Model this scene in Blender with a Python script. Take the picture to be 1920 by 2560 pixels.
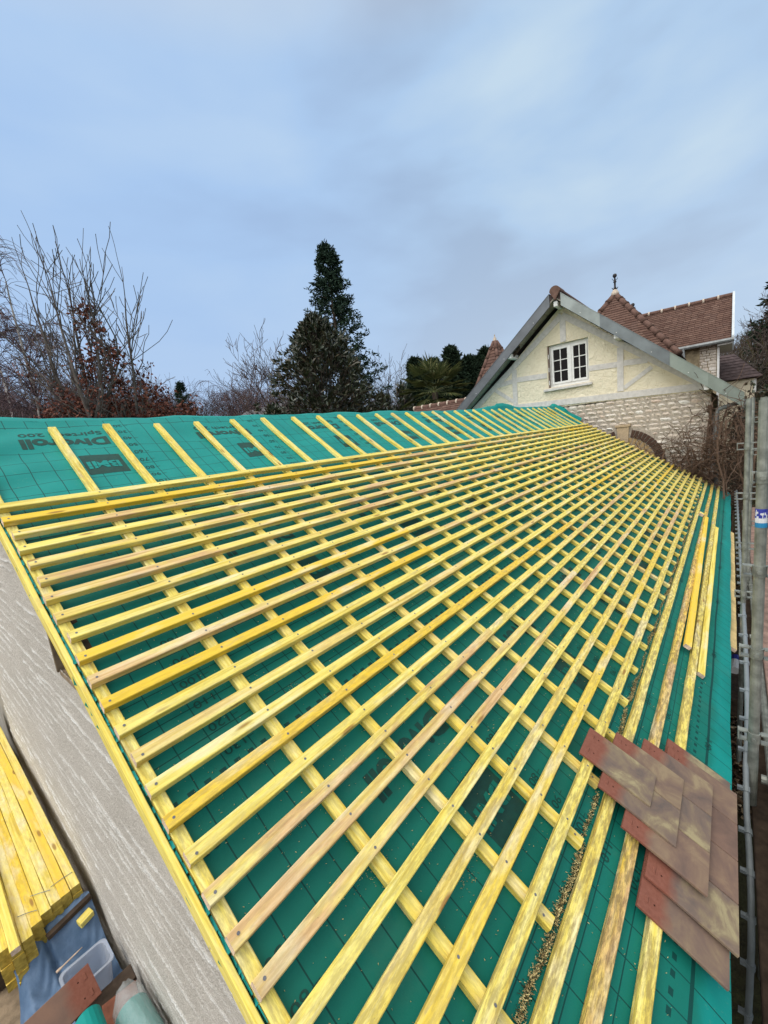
import bpy, bmesh, math, random
import numpy as np
from mathutils import Matrix, Vector
R = math.radians
scene = bpy.context.scene
col = scene.collection
for o in list(bpy.data.objects):
    bpy.data.objects.remove(o)

# ---------------------------------------------------------------- camera
cam = bpy.data.cameras.new("camera")
camo = bpy.data.objects.new("camera", cam)
col.objects.link(camo)
camo.matrix_world = Matrix(((0.6290895, 0.19656329, -0.75206999, -0.31676442),
                            (-0.76903911, 0.01642601, -0.63899063, -2.5505294),
                            (-0.11324859, 0.98035354, 0.16149829, 0.02078307),
                            (0, 0, 0, 1)))
cam.sensor_fit = 'HORIZONTAL'
cam.sensor_width = 36.0
cam.lens = 19.43
cam.clip_start = 0.02
cam.clip_end = 1500
scene.camera = camo

# ---------------------------------------------------------------- sky, sun, exposure
SUN_EL, SUN_ROT = 56.0, 284.0
world = bpy.data.worlds.new("World")
scene.world = world
world.use_nodes = True
wn, wl = world.node_tree.nodes, world.node_tree.links
wn.clear()
out = wn.new("ShaderNodeOutputWorld")
bg = wn.new("ShaderNodeBackground")
bg.inputs['Strength'].default_value = 0.1
sky = wn.new("ShaderNodeTexSky")
sky.sky_type = 'NISHITA'
sky.sun_disc = False
sky.sun_elevation = R(SUN_EL)
sky.sun_rotation = R(SUN_ROT)
sky.air_density = 1.0
sky.dust_density = 2.0
tc = wn.new("ShaderNodeTexCoord")
mp = wn.new("ShaderNodeMapping")
mp.inputs['Scale'].default_value = (1.0, 1.2, 2.9)
mp.inputs['Rotation'].default_value = (0.25, 0.1, 0.5)
wl.new(tc.outputs['Generated'], mp.inputs['Vector'])
n1 = wn.new("ShaderNodeTexNoise")
n1.inputs['Scale'].default_value = 2.3
n1.inputs['Detail'].default_value = 4.5
n1.inputs['Roughness'].default_value = 0.46
n1.inputs['Distortion'].default_value = 0.15
wl.new(mp.outputs[0], n1.inputs['Vector'])
cr = wn.new("ShaderNodeValToRGB")
e = cr.color_ramp.elements
e[0].position = 0.33; e[0].color = (3.9, 5.2, 7.1, 1)
e[1].position = 0.66; e[1].color = (5.9, 7.5, 9.0, 1)
m_ = cr.color_ramp.elements.new(0.48); m_.color = (4.7, 6.5, 8.8, 1)
wl.new(n1.outputs['Fac'], cr.inputs['Fac'])
# overcast: the zenith is brighter than the horizon
sep = wn.new("ShaderNodeSeparateXYZ")
wl.new(tc.outputs['Generated'], sep.inputs[0])
mr = wn.new("ShaderNodeMapRange")
mr.inputs[1].default_value = 0.66; mr.inputs[2].default_value = 0.95
mr.inputs[3].default_value = 1.0; mr.inputs[4].default_value = 2.6
mr.interpolation_type = 'SMOOTHSTEP'
wl.new(sep.outputs[2], mr.inputs[0])
# thin grey veil close to the horizon
mh = wn.new("ShaderNodeMapRange")
mh.inputs[1].default_value = 0.0; mh.inputs[2].default_value = 0.5
mh.inputs[3].default_value = 1.0; mh.inputs[4].default_value = 0.0
mh.interpolation_type = 'SMOOTHSTEP'
wl.new(sep.outputs[2], mh.inputs[0])
veil = wn.new("ShaderNodeMixRGB")
veil.inputs[2].default_value = (5.9, 6.9, 8.3, 1)
mv = wn.new("ShaderNodeMath"); mv.operation = 'MULTIPLY'; mv.inputs[1].default_value = 0.6
wl.new(mh.outputs[0], mv.inputs[0]); wl.new(mv.outputs[0], veil.inputs[0])
wl.new(cr.outputs[0], veil.inputs[1])
mx = wn.new("ShaderNodeMixRGB")
mx.inputs[0].default_value = 0.92
wl.new(sky.outputs[0], mx.inputs[1]); wl.new(veil.outputs[0], mx.inputs[2])
# bluer thin cloud towards the left (north), whiter cloud overhead
dt = wn.new("ShaderNodeVectorMath"); dt.operation = 'DOT_PRODUCT'; dt.inputs[1].default_value = (0.17, 0.93, 0.32)
wl.new(tc.outputs['Generated'], dt.inputs[0])
mb_ = wn.new("ShaderNodeMapRange"); mb_.interpolation_type = 'SMOOTHSTEP'
mb_.inputs[1].default_value = 0.55; mb_.inputs[2].default_value = 1.0; mb_.inputs[3].default_value = 0.0; mb_.inputs[4].default_value = 0.6
wl.new(dt.outputs['Value'], mb_.inputs[0])
mblue = wn.new("ShaderNodeMixRGB"); mblue.inputs[2].default_value = (3.7, 5.6, 8.9, 1)
wl.new(mb_.outputs[0], mblue.inputs[0]); wl.new(mx.outputs[0], mblue.inputs[1])
mz = wn.new("ShaderNodeMapRange"); mz.inputs[1].default_value = 0.62; mz.inputs[2].default_value = 0.9; mz.inputs[3].default_value = 0.0; mz.inputs[4].default_value = 1.0
wl.new(sep.outputs[2], mz.inputs[0])
mwhite = wn.new("ShaderNodeMixRGB"); mwhite.inputs[2].default_value = (7.4, 7.0, 6.3, 1)
wl.new(mz.outputs[0], mwhite.inputs[0]); wl.new(mblue.outputs[0], mwhite.inputs[1])
# added sky brightness behind the camera, out of view, to light wall and battens
db = wn.new("ShaderNodeVectorMath"); db.operation = 'DOT_PRODUCT'; db.inputs[1].default_value = (-0.92, 0.08, 0.38)
wl.new(tc.outputs['Generated'], db.inputs[0])
mbk = wn.new("ShaderNodeMapRange"); mbk.interpolation_type = 'SMOOTHSTEP'
mbk.inputs[1].default_value = 0.15; mbk.inputs[2].default_value = 0.9; mbk.inputs[3].default_value = 1.0; mbk.inputs[4].default_value = 2.9
wl.new(db.outputs['Value'], mbk.inputs[0])
mbw = wn.new("ShaderNodeMapRange"); mbw.inputs[1].default_value = 1.0; mbw.inputs[2].default_value = 2.9; mbw.inputs[3].default_value = 0.0; mbw.inputs[4].default_value = 0.9
wl.new(mbk.outputs[0], mbw.inputs[0])
mwb = wn.new("ShaderNodeMixRGB"); mwb.inputs[2].default_value = (7.1, 6.9, 6.5, 1)
wl.new(mbw.outputs[0], mwb.inputs[0]); wl.new(mwhite.outputs[0], mwb.inputs[1])
kk = wn.new("ShaderNodeMath"); kk.operation = 'MAXIMUM'
wl.new(mr.outputs[0], kk.inputs[0]); wl.new(mbk.outputs[0], kk.inputs[1])
ml = wn.new("ShaderNodeVectorMath"); ml.operation = 'SCALE'
wl.new(mwb.outputs[0], ml.inputs[0]); wl.new(kk.outputs[0], ml.inputs['Scale'])
wl.new(ml.outputs[0], bg.inputs['Color'])
wl.new(bg.outputs[0], out.inputs['Surface'])

sl = bpy.data.lights.new("sun", 'SUN')
sl.energy = 1.15
sl.angle = R(30)
sl.color = (1.0, 0.97, 0.92)
so = bpy.data.objects.new("sun", sl)
col.objects.link(so)
az = R(90 - SUN_ROT)
sd = Vector((math.cos(R(SUN_EL)) * math.sin(R(SUN_ROT)), math.cos(R(SUN_EL)) * math.cos(R(SUN_ROT)), math.sin(R(SUN_EL))))
so.rotation_euler = sd.to_track_quat('Z', 'Y').to_euler()

scene.view_settings.view_transform = 'Standard'
scene.view_settings.look = 'None'
scene.view_settings.exposure = 0.0
scene.view_settings.gamma = 1.0
scene.render.engine = 'CYCLES'
scene.render.resolution_x = 768
scene.render.resolution_y = 1024

# ---------------------------------------------------------------- helpers
class MB:
    """collects verts, faces and material indices for ONE mesh object"""
    def __init__(s):
        s.v = []; s.f = []; s.m = []; s.c = []
    def add(s, vs, fs, mi=0):
        k = len(s.v)
        s.v.extend([tuple(p) for p in vs])
        s.f.extend([tuple(i + k for i in f) for f in fs])
        s.m.extend([mi] * len(fs))
    def box(s, x0, x1, y0, y1, z0, z1, mi=0):
        s.add([(x0, y0, z0), (x1, y0, z0), (x1, y1, z0), (x0, y1, z0), (x0, y0, z1), (x1, y0, z1), (x1, y1, z1), (x0, y1, z1)],
              [(0, 3, 2, 1), (4, 5, 6, 7), (0, 1, 5, 4), (1, 2, 6, 5), (2, 3, 7, 6), (3, 0, 4, 7)], mi)
    def bbox(s, x0, x1, y0, y1, z0, z1, b=0.004, mi=0):
        """box with chamfered edges"""
        xs = (x0, x1); ys = (y0, y1); zs = (z0, z1)
        vs = []; idx = {}
        for i in (0, 1):
            for j in (0, 1):
                for k in (0, 1):
                    sx, sy, sz = (1 - 2 * i), (1 - 2 * j), (1 - 2 * k)
                    idx[i, j, k, 'x'] = len(vs); vs.append((xs[i], ys[j] + sy * b, zs[k] + sz * b))
                    idx[i, j, k, 'y'] = len(vs); vs.append((xs[i] + sx * b, ys[j], zs[k] + sz * b))
                    idx[i, j, k, 'z'] = len(vs); vs.append((xs[i] + sx * b, ys[j] + sy * b, zs[k]))
        fs = []
        for i in (0, 1):
            fs.append([idx[i, j, k, 'x'] for j, k in ((0, 0), (0, 1), (1, 1), (1, 0))])
            fs.append([idx[j, i, k, 'y'] for j, k in ((0, 0), (0, 1), (1, 1), (1, 0))])
            fs.append([idx[j, k, i, 'z'] for j, k in ((0, 0), (0, 1), (1, 1), (1, 0))])
        for i in (0, 1):
            for j in (0, 1):
                fs.append([idx[i, j, 0, 'x'], idx[i, j, 1, 'x'], idx[i, j, 1, 'y'], idx[i, j, 0, 'y']])
                fs.append([idx[i, 0, j, 'x'], idx[i, 1, j, 'x'], idx[i, 1, j, 'z'], idx[i, 0, j, 'z']])
                fs.append([idx[0, i, j, 'y'], idx[1, i, j, 'y'], idx[1, i, j, 'z'], idx[0, i, j, 'z']])
                for k in (0, 1):
                    fs.append([idx[i, j, k, 'x'], idx[i, j, k, 'y'], idx[i, j, k, 'z']])
        s.add(vs, fs, mi)
    def tube(s, path, rad, n=8, mi=0, cap=True):
        P = [Vector(p) for p in path]
        if not hasattr(rad, '__len__'):
            rad = [rad] * len(P)
        k0 = len(s.v); up = None
        for i, p in enumerate(P):
            d = (P[min(i + 1, len(P) - 1)] - P[max(i - 1, 0)])
            if d.length < 1e-9: d = Vector((0, 0, 1))
            d.normalize()
            if up is None:
                up = Vector((0, 0, 1)) if abs(d.z) < 0.9 else Vector((1, 0, 0))
            a = d.cross(up)
            if a.length < 1e-6: a = d.cross(Vector((1, 0.3, 0)))
            a.normalize(); b = a.cross(d); up = b
            for j in range(n):
                t = 2 * math.pi * j / n
                s.v.append(tuple(p + (a * math.cos(t) + b * math.sin(t)) * rad[i]))
        for i in range(len(P) - 1):
            for j in range(n):
                q = k0 + i * n
                s.f.append((q + j, q + (j + 1) % n, q + n + (j + 1) % n, q + n + j)); s.m.append(mi)
        if cap and n > 2:
            s.f.append(tuple(k0 + j for j in range(n - 1, -1, -1))); s.m.append(mi)
            q = k0 + (len(P) - 1) * n
            s.f.append(tuple(q + j for j in range(n))); s.m.append(mi)
    def lathe(s, prof, n=12, c=(0, 0, 0), mi=0):
        k0 = len(s.v)
        for r_, z_ in prof:
            for j in range(n):
                t = 2 * math.pi * j / n
                s.v.append((c[0] + r_ * math.cos(t), c[1] + r_ * math.sin(t), c[2] + z_))
        for i in range(len(prof) - 1):
            for j in range(n):
                q = k0 + i * n
                s.f.append((q + j, q + (j + 1) % n, q + n + (j + 1) % n, q + n + j)); s.m.append(mi)
    def prism(s, poly, axis, a0, a1, mi=0):
        """extrude a 2-D polygon along axis ('x': poly is (y,z); 'y': (x,z); 'z': (x,y))"""
        n = len(poly)
        def P(p, a):
            return {'x': (a, p[0], p[1]), 'y': (p[0], a, p[1]), 'z': (p[0], p[1], a)}[axis]
        vs = [P(p, a0) for p in poly] + [P(p, a1) for p in poly]
        fs = [tuple(range(n)), tuple(range(2 * n - 1, n - 1, -1))]
        fs += [(i, i + n, (i + 1) % n + n, (i + 1) % n) for i in range(n)]
        s.add(vs, fs, mi)
    def strut(s, p, q, w, x0, x1, mi=0):
        """flat bar in the y-z plane from p to q, width w, between x0 and x1"""
        d = Vector((q[0] - p[0], q[1] - p[1])).normalized(); nrm = Vector((-d.y, d.x)) * w / 2
        P = [(p[0] + nrm.x, p[1] + nrm.y), (q[0] + nrm.x, q[1] + nrm.y), (q[0] - nrm.x, q[1] - nrm.y), (p[0] - nrm.x, p[1] - nrm.y)]
        s.prism(P, 'x', x0, x1, mi)
    def build(s, name, mats, parent=None, loc=(0, 0, 0), rot=(0, 0, 0), smooth=False, fix=True):
        me = bpy.data.meshes.new(name)
        me.from_pydata(s.v, [], s.f)
        if not hasattr(mats, '__len__'): mats = [mats]
        for m in mats: me.materials.append(m)
        if len(mats) > 1: me.polygons.foreach_set('material_index', s.m)
        if smooth: me.polygons.foreach_set('use_smooth', [True] * len(me.polygons))
        if fix:
            b = bmesh.new(); b.from_mesh(me); bmesh.ops.recalc_face_normals(b, faces=b.faces); b.to_mesh(me); b.free()
        me.update()
        o = bpy.data.objects.new(name, me)
        col.objects.link(o)
        if parent is not None:
            o.parent = parent
            loc = Vector(loc) - parent.location
        o.location = loc; o.rotation_euler = rot
        return o

def tag(o, label, cat=None, group=None, kind=None):
    if label: o['label'] = label
    if cat: o['category'] = cat
    if group: o['group'] = group
    if kind: o['kind'] = kind
    return o
def thing(name, label, cat, loc=(0, 0, 0), group=None, kind=None):
    o = bpy.data.objects.new(name, None); col.objects.link(o); o.location = loc
    o.empty_display_size = 0.2
    return tag(o, label, cat, group, kind)

ALPHA = R(32.3)                       # pitch of the new roof
CA, SA = math.cos(ALPHA), math.sin(ALPHA)
def RW(u, v, n):                      # roof frame (u along the ridge, v down the slope, n out of the roof) -> world
    return Vector((u, -v * CA - n * SA, -v * SA + n * CA))
ROOF_ROT = (ALPHA, 0, 0)              # meshes in roof frame use local (u, -v, n)

# ---------------------------------------------------------------- material helpers
class NT:
    def __init__(s, name, rough=0.8, spec=0.3):
        s.mat = bpy.data.materials.new(name); s.mat.use_nodes = True
        s.t = s.mat.node_tree; s.n = s.t.nodes; s.l = s.t.links
        s.b = s.n['Principled BSDF']
        s.b.inputs['Roughness'].default_value = rough
        s.b.inputs['Specular IOR Level'].default_value = spec
    def _in(s, sock, val):
        if isinstance(val, bpy.types.NodeSocket): s.l.new(val, sock)
        else:
            try: sock.default_value = val
            except Exception:
                sock.default_value = tuple(val) + (1,) if len(val) == 3 else val
    def math(s, op, a, b=0.0, clamp=False):
        n = s.n.new('ShaderNodeMath'); n.operation = op; n.use_clamp = clamp
        s._in(n.inputs[0], a); s._in(n.inputs[1], b); return n.outputs[0]
    def coord(s, kind='Object', scale=(1, 1, 1), rnd=False):
        n = s.n.new('ShaderNodeTexCoord'); o = n.outputs[kind]
        if rnd:
            oi = s.n.new('ShaderNodeObjectInfo')
            v = s.n.new('ShaderNodeVectorMath'); v.operation = 'ADD'
            k = s.math('MULTIPLY', oi.outputs['Random'], 173.0)
            cb = s.n.new('ShaderNodeCombineXYZ'); s.l.new(k, cb.inputs[0]); s.l.new(k, cb.inputs[1]); s.l.new(k, cb.inputs[2])
            s.l.new(o, v.inputs[0]); s.l.new(cb.outputs[0], v.inputs[1]); o = v.outputs[0]
        if scale != (1, 1, 1):
            m = s.n.new('ShaderNodeMapping'); m.inputs['Scale'].default_value = scale
            s.l.new(o, m.inputs['Vector']); o = m.outputs[0]
        return o
    def noise(s, vec, scale, detail=4.0, rough=0.55, dist=0.0):
        n = s.n.new('ShaderNodeTexNoise'); s.l.new(vec, n.inputs['Vector'])
        n.inputs['Scale'].default_value = scale; n.inputs['Detail'].default_value = detail
        n.inputs['Roughness'].default_value = rough; n.inputs['Distortion'].default_value = dist
        return n.outputs['Fac']
    def ramp(s, fac, stops):
        n = s.n.new('ShaderNodeValToRGB'); el = n.color_ramp.elements
        while len(el) < len(stops): el.new(0.5)
        for q, (p, c) in zip(el, stops):
            q.position = p; q.color = (tuple(c) + (1,)) if hasattr(c, '__len__') else (c, c, c, 1)
        s.l.new(fac, n.inputs['Fac']); return n.outputs['Color']
    def mix(s, fac, a, b, typ='MIX'):
        n = s.n.new('ShaderNodeMixRGB'); n.blend_type = typ
        s._in(n.inputs[0], fac); s._in(n.inputs[1], a); s._in(n.inputs[2], b); return n.outputs[0]
    def base(s, c): s._in(s.b.inputs['Base Color'], c); return s
    def bump(s, h, strength=0.3, dist=0.01):
        n = s.n.new('ShaderNodeBump'); n.inputs['Strength'].default_value = strength; n.inputs['Distance'].default_value = dist
        s.l.new(h, n.inputs['Height']); s.l.new(n.outputs[0], s.b.inputs['Normal']); return s
    def rgbinfo(s):
        oi = s.n.new('ShaderNodeObjectInfo'); sp = s.n.new('ShaderNodeSeparateColor')
        s.l.new(oi.outputs['Color'], sp.inputs[0]); return sp.outputs
    def island(s):
        g = s.n.new('ShaderNodeNewGeometry'); return g.outputs['Random Per Island']

def plain(name, c, rough=0.8, spec=0.3, nscale=8, var=0.25, bump=0.0, metal=0.0, kind='Object', rnd=True):
    t = NT(name, rough, spec); v = t.coord(kind, rnd=rnd)
    f = t.noise(v, nscale, 5)
    lo = tuple(x * (1 - var) for x in c); hi = tuple(min(1, x * (1 + var)) for x in c)
    t.base(t.ramp(f, [(0.3, lo), (0.7, hi)]))
    t.b.inputs['Metallic'].default_value = metal
    if bump: t.bump(t.noise(v, nscale * 3, 4), bump, 0.02)
    return t.mat

def wood_yellow(name, axis):
    """treated pine; object colour: r = pale/pink unstained amount, g = dirt, b = orange strength"""
    t = NT(name, 0.75, 0.25)
    along = {'x': (0.9, 30, 30), 'y': (30, 0.9, 30)}[axis]
    blot = {'x': (2.0, 9, 9), 'y': (9, 2.0, 9)}[axis]
    v = t.coord('Object', rnd=True)
    def mapped(sc):
        m = t.n.new('ShaderNodeMapping'); m.inputs['Scale'].default_value = sc; t.l.new(v, m.inputs['Vector']); return m.outputs[0]
    info = t.rgbinfo()
    grain = t.noise(mapped(along), 2.2, 5, 0.6, 0.4)
    blotch = t.noise(mapped(blot), 1.2, 5, 0.6, 0.3)
    fine = t.noise(mapped(tuple(x * 3 for x in blot)), 3.0, 4, 0.7)
    yel = t.ramp(grain, [(0.28, (0.56, 0.38, 0.04)), (0.47, (0.80, 0.665, 0.14)), (0.72, (0.88, 0.79, 0.32))])
    ora = t.mix(info[2], yel, (0.80, 0.52, 0.03))
    pale = t.ramp(grain, [(0.28, (0.40, 0.22, 0.095)), (0.5, (0.66, 0.43, 0.20)), (0.75, (0.78, 0.60, 0.36))])
    pm = t.math('MULTIPLY', t.ramp(blotch, [(0.42, 0.15), (0.60, 1.0)]), info[0], True)
    c = t.mix(pm, ora, pale)
    # whitish streaks where the stain did not take
    st = t.math('MULTIPLY', t.ramp(t.noise(mapped(tuple(x * 0.6 for x in blot)), 2.1, 4, 0.6), [(0.56, 0.0), (0.68, 0.7)]), 0.8)
    c = t.mix(st, c, (0.82, 0.74, 0.52))
    # dark damp patches and boot dirt
    dm = t.math('MULTIPLY', t.ramp(fine, [(0.40, 0.0), (0.58, 1.0)]), info[1], True)
    c = t.mix(dm, c, (0.17, 0.115, 0.055))
    sm = t.math('MULTIPLY', t.ramp(t.noise(mapped(tuple(x * 1.4 for x in blot)), 4.5, 6, 0.7, 0.8), [(0.54, 0.0), (0.66, 1.0)]), 0.34)
    c = t.mix(sm, c, (0.42, 0.34, 0.19))
    sk = t.ramp(t.noise(mapped(tuple(x * 5 for x in blot)), 6.0, 3, 0.6), [(0.70, 0.0), (0.74, 0.8)])
    c = t.mix(t.math('MULTIPLY', sk, 0.7), c, (0.12, 0.08, 0.04))
    # knots
    vo = t.n.new('ShaderNodeTexVoronoi'); vo.inputs['Scale'].default_value = 1.0
    t.l.new(mapped({'x': (3.0, 14, 14), 'y': (14, 3.0, 14)}[axis]), vo.inputs['Vector'])
    kn = t.ramp(vo.outputs['Distance'], [(0.07, 0.75), (0.13, 0.0)])
    c = t.mix(kn, c, (0.24, 0.10, 0.03))
    t.base(c)
    t.bump(grain, 0.25, 0.004)
    return t.mat

M = {}
M['bat_x'] = wood_yellow('treated_pine_along_x', 'x')
M['bat_y'] = wood_yellow('treated_pine_along_y', 'y')
M['nail'] = plain('nail_steel', (0.13, 0.13, 0.14), 0.5, 0.4)
M['cut_end'] = plain('sawn_end_grain', (0.60, 0.46, 0.35), 0.85, 0.2, 60, 0.3)
M['print'] = plain('printed_ink', (0.004, 0.052, 0.042), 0.6, 0.3, 30, 0.2, rnd=False)
M['zinc'] = plain('zinc_sheet', (0.24, 0.27, 0.265), 0.45, 0.5, 3.0, 0.25, metal=0.35)
M['zinc_dark'] = plain('zinc_sheet_dark', (0.115, 0.125, 0.14), 0.45, 0.5, 3.0, 0.25, metal=0.35)  # left roof edge: its darker sky reflection is painted into the colour
M['white'] = plain('white_paint', (0.70, 0.70, 0.69), 0.6, 0.3, 12, 0.08)
M['grey_timber'] = plain('grey_painted_timber', (0.54, 0.52, 0.50), 0.75, 0.2, 14, 0.14, 0.25)
M['galv'] = plain('galvanised_steel', (0.23, 0.245, 0.22), 0.55, 0.5, 18, 0.4, 0.1, metal=0.4)
M['conduit'] = plain('grey_pvc', (0.17, 0.195, 0.21), 0.5, 0.4, 10, 0.2)
M['bark'] = plain('bark', (0.085, 0.065, 0.052), 0.9, 0.1, 8, 0.4)
M['twig'] = plain('winter_twigs', (0.085, 0.062, 0.056), 0.9, 0.1, 3, 0.3)
M['deck'] = plain('old_scaffold_plank', (0.24, 0.18, 0.12), 0.85, 0.2, 20, 0.35, 0.2)
M['dark_wood'] = plain('dark_old_wood', (0.06, 0.042, 0.03), 0.85, 0.2, 18, 0.4, 0.2)

# ================================================================ THE ROOF BEING LATHED
ROOF_L = 9.99
def lift(v):                          # the old rafters kick up a little towards the ridge
    t = min(max((0.06 - v) / 0.85, 0.0), 1.0)
    return 0.062 * t ** 1.25
def sag(u, v):                        # soft wrinkles of the loose sheet
    w = 0.0018 * math.sin(u * 10.3 + 2 * math.sin(v * 6)) + 0.0012 * math.sin(v * 23 + u * 3.1)
    if v < 0.1:
        k = min(1, (0.1 - v) * 4)
        w += k * (0.004 * math.sin(u * 7.1 + v * 9) + 0.003 * math.sin(u * 19 - v * 13 + 1.3))
        if u < 0.5:
            w += k * (0.5 - u) * 0.02 * math.sin(v * 26 + u * 6 + 0.8)
    return w
N_MEM = -0.059
def mem_n(u, v): return N_MEM + lift(v) + sag(u, v)

def membrane_mat(name, v0, sc, shift, top_text):
    t = NT(name, 0.62, 0.22)
    co = t.coord('Object'); sp = t.n.new('ShaderNodeSeparateXYZ'); t.l.new(co, sp.inputs[0])
    x = sp.outputs[0]
    s = t.math('DIVIDE', t.math('SUBTRACT', t.math('MULTIPLY', sp.outputs[1], -1.0), v0), sc)
    wob = t.math('MULTIPLY', t.math('SUBTRACT', t.noise(co, 3.0, 2), 0.5), 0.012)
    xw = t.math('ADD', t.math('SUBTRACT', x, shift), wob)
    def line(val, per, half, off=0.0):
        m = t.math('MODULO', t.math('ADD', val, 50 * per + off), per)
        d = t.math('ABSOLUTE', t.math('SUBTRACT', m, per / 2))
        return t.math('GREATER_THAN', d, per / 2 - half)
    def between(val, a, b): return t.math('MULTIPLY', t.math('GREATER_THAN', val, a), t.math('LESS_THAN', val, b))
    # text zone of the sheet has no vertical lines except beside the measuring scale
    xr = t.math('MODULO', t.math('ADD', xw, 50.0), 1.0)
    free = t.math('MULTIPLY', between(s, 0.20, 0.49), between(xr, 0.15, 0.70))
    nofree = t.math('SUBTRACT', 1.0, free)
    vert = t.math('MULTIPLY', line(xw, 0.1, 0.0019, 0.02), nofree)
    hor = t.math('MULTIPLY', line(t.math('ADD', s, t.math('MULTIPLY', wob, 0.5)), 0.12, 0.0019, 0.10), between(s, 0.47, 1.30))
    thick = between(s, 1.394, 1.406)
    thick2 = t.math('MULTIPLY', between(s, 0.184, 0.190), 1.0)
    dash = t.math('MULTIPLY', between(s, 1.338, 1.352), between(t.math('MODULO', t.math('ADD', xw, 50.0), 0.05), 0.0, 0.021))
    dash2 = t.math('MULTIPLY', between(s, 0.088, 0.098), between(t.math('MODULO', t.math('ADD', xw, 50.0), 0.06), 0.0, 0.036))
    m = vert
    for q in (hor, thick, thick2, dash, dash2): m = t.math('MAXIMUM', m, q)
    f = t.noise(co, 5.0, 4); g = t.noise(co, 90.0, 3)
    teal = t.ramp(f, [(0.3, (0.003, 0.212, 0.188)), (0.7, (0.005, 0.250, 0.222))])
    teal = t.mix(t.math('MULTIPLY', t.ramp(g, [(0.62, 0.0), (0.74, 1.0)]), 0.22), teal, (0.16, 0.26, 0.17))
    # boot dust plus painted-in batten shade on the lower, walked-on part
    worn_shade = t.ramp(t.math('ADD', t.math('MULTIPLY', s, 0.5), t.math('MULTIPLY', t.math('SUBTRACT', t.noise(co, 7.0, 4), 0.5), 0.05)), [(0.700, 1.0), (0.725, 0.0)] if not top_text else [(0.50, 0.0), (0.56, 1.0)])
    teal = t.mix(t.math('MULTIPLY', worn_shade, 0.92), teal, t.ramp(f, [(0.3, (0.0035, 0.128, 0.097)), (0.7, (0.0045, 0.156, 0.118))]))
    if not top_text:
        d = t.math('MULTIPLY', t.ramp(t.noise(co, 2.6, 6, 0.65), [(0.56, 0.0), (0.75, 1.0)]), 0.16)
        teal = t.mix(d, teal, (0.13, 0.18, 0.12))
    t.base(t.mix(t.math('MULTIPLY', m, 0.92), teal, (0.002, 0.045, 0.040)))
    t.bump(t.noise(co, 260.0, 2), 0.12, 0.002)
    return t.mat

_tc = {}
def text_geo(body, bold=0.0):
    key = (body, bold)
    if key not in _tc:
        c = bpy.data.curves.new('lettering', 'FONT'); c.body = body; c.size = 1.0; c.offset = bold; c.resolution_u = 3
        o = bpy.data.objects.new('lettering', c); col.objects.link(o)
        bpy.context.view_layer.update()
        ev = o.evaluated_get(bpy.context.evaluated_depsgraph_get()); me = ev.to_mesh()
        V = [(p.co.x, p.co.y) for p in me.vertices]; F = [tuple(p.vertices) for p in me.polygons]
        ev.to_mesh_clear(); bpy.data.objects.remove(o); bpy.data.curves.remove(c)
        x0 = min(p[0] for p in V); x1 = max(p[0] for p in V); y0 = min(p[1] for p in V); y1 = max(p[1] for p in V)
        asp = (x1 - x0) / (y1 - y0); V = list(V); tri = [(f[0], f[i], f[i + 1]) for f in F for i in range(1, len(f) - 1)]; F = []; mid = {}
        while tri:
            a = tri.pop(); E_ = [(math.hypot(V[a[i]][0] - V[a[(i + 1) % 3]][0], V[a[i]][1] - V[a[(i + 1) % 3]][1]), i) for i in range(3)]
            L_, i = max(E_)
            if L_ < 0.34 * (y1 - y0): F.append(a); continue
            p, q, s_ = a[i], a[(i + 1) % 3], a[(i + 2) % 3]; k_ = (min(p, q), max(p, q))
            if k_ not in mid: mid[k_] = len(V); V.append(((V[p][0] + V[q][0]) / 2, (V[p][1] + V[q][1]) / 2))
            tri += [(p, mid[k_], s_), (mid[k_], q, s_)]
        _tc[key] = ([((p[0] - x0) / (x1 - x0), (p[1] - y0) / (y1 - y0)) for p in V], F)
    return _tc[key]
EXTRA = [0.0]
def print_text(mb, body, ua, ub, va, vb, bold=0.0, mi=1, up=0.0015):
    """letters reading from u=ub back to u=ua, their tops at the lower edge vb"""
    V, F = text_geo(body, bold)
    vs = []
    for (x, y) in V:
        u = ub - x * (ub - ua); v = va + y * (vb - va)
        vs.append((u, -v, mem_n(u, v) + up + EXTRA[0]))
    mb.add(vs, F, mi)
def print_box(mb, ua, ub, va, vb, mi=1, up=0.0008):
    n = 6
    for i in range(n):
        for j in range(n):
            q = [(ua + (ub - ua) * (i + a) / n, va + (vb - va) * (j + b) / n) for a, b in ((0, 0), (1, 0), (1, 1), (0, 1))]
            mb.add([(u, -v, mem_n(u, v) + up + EXTRA[0]) for u, v in q], [(0, 1, 2, 3)], mi)

roof = thing('lathed_roof', 'long pitched roof covered in teal underlay sheet and rows of yellow battens', 'roof', RW(0, 2.4, -0.4))
rng = random.Random(7)

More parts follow.
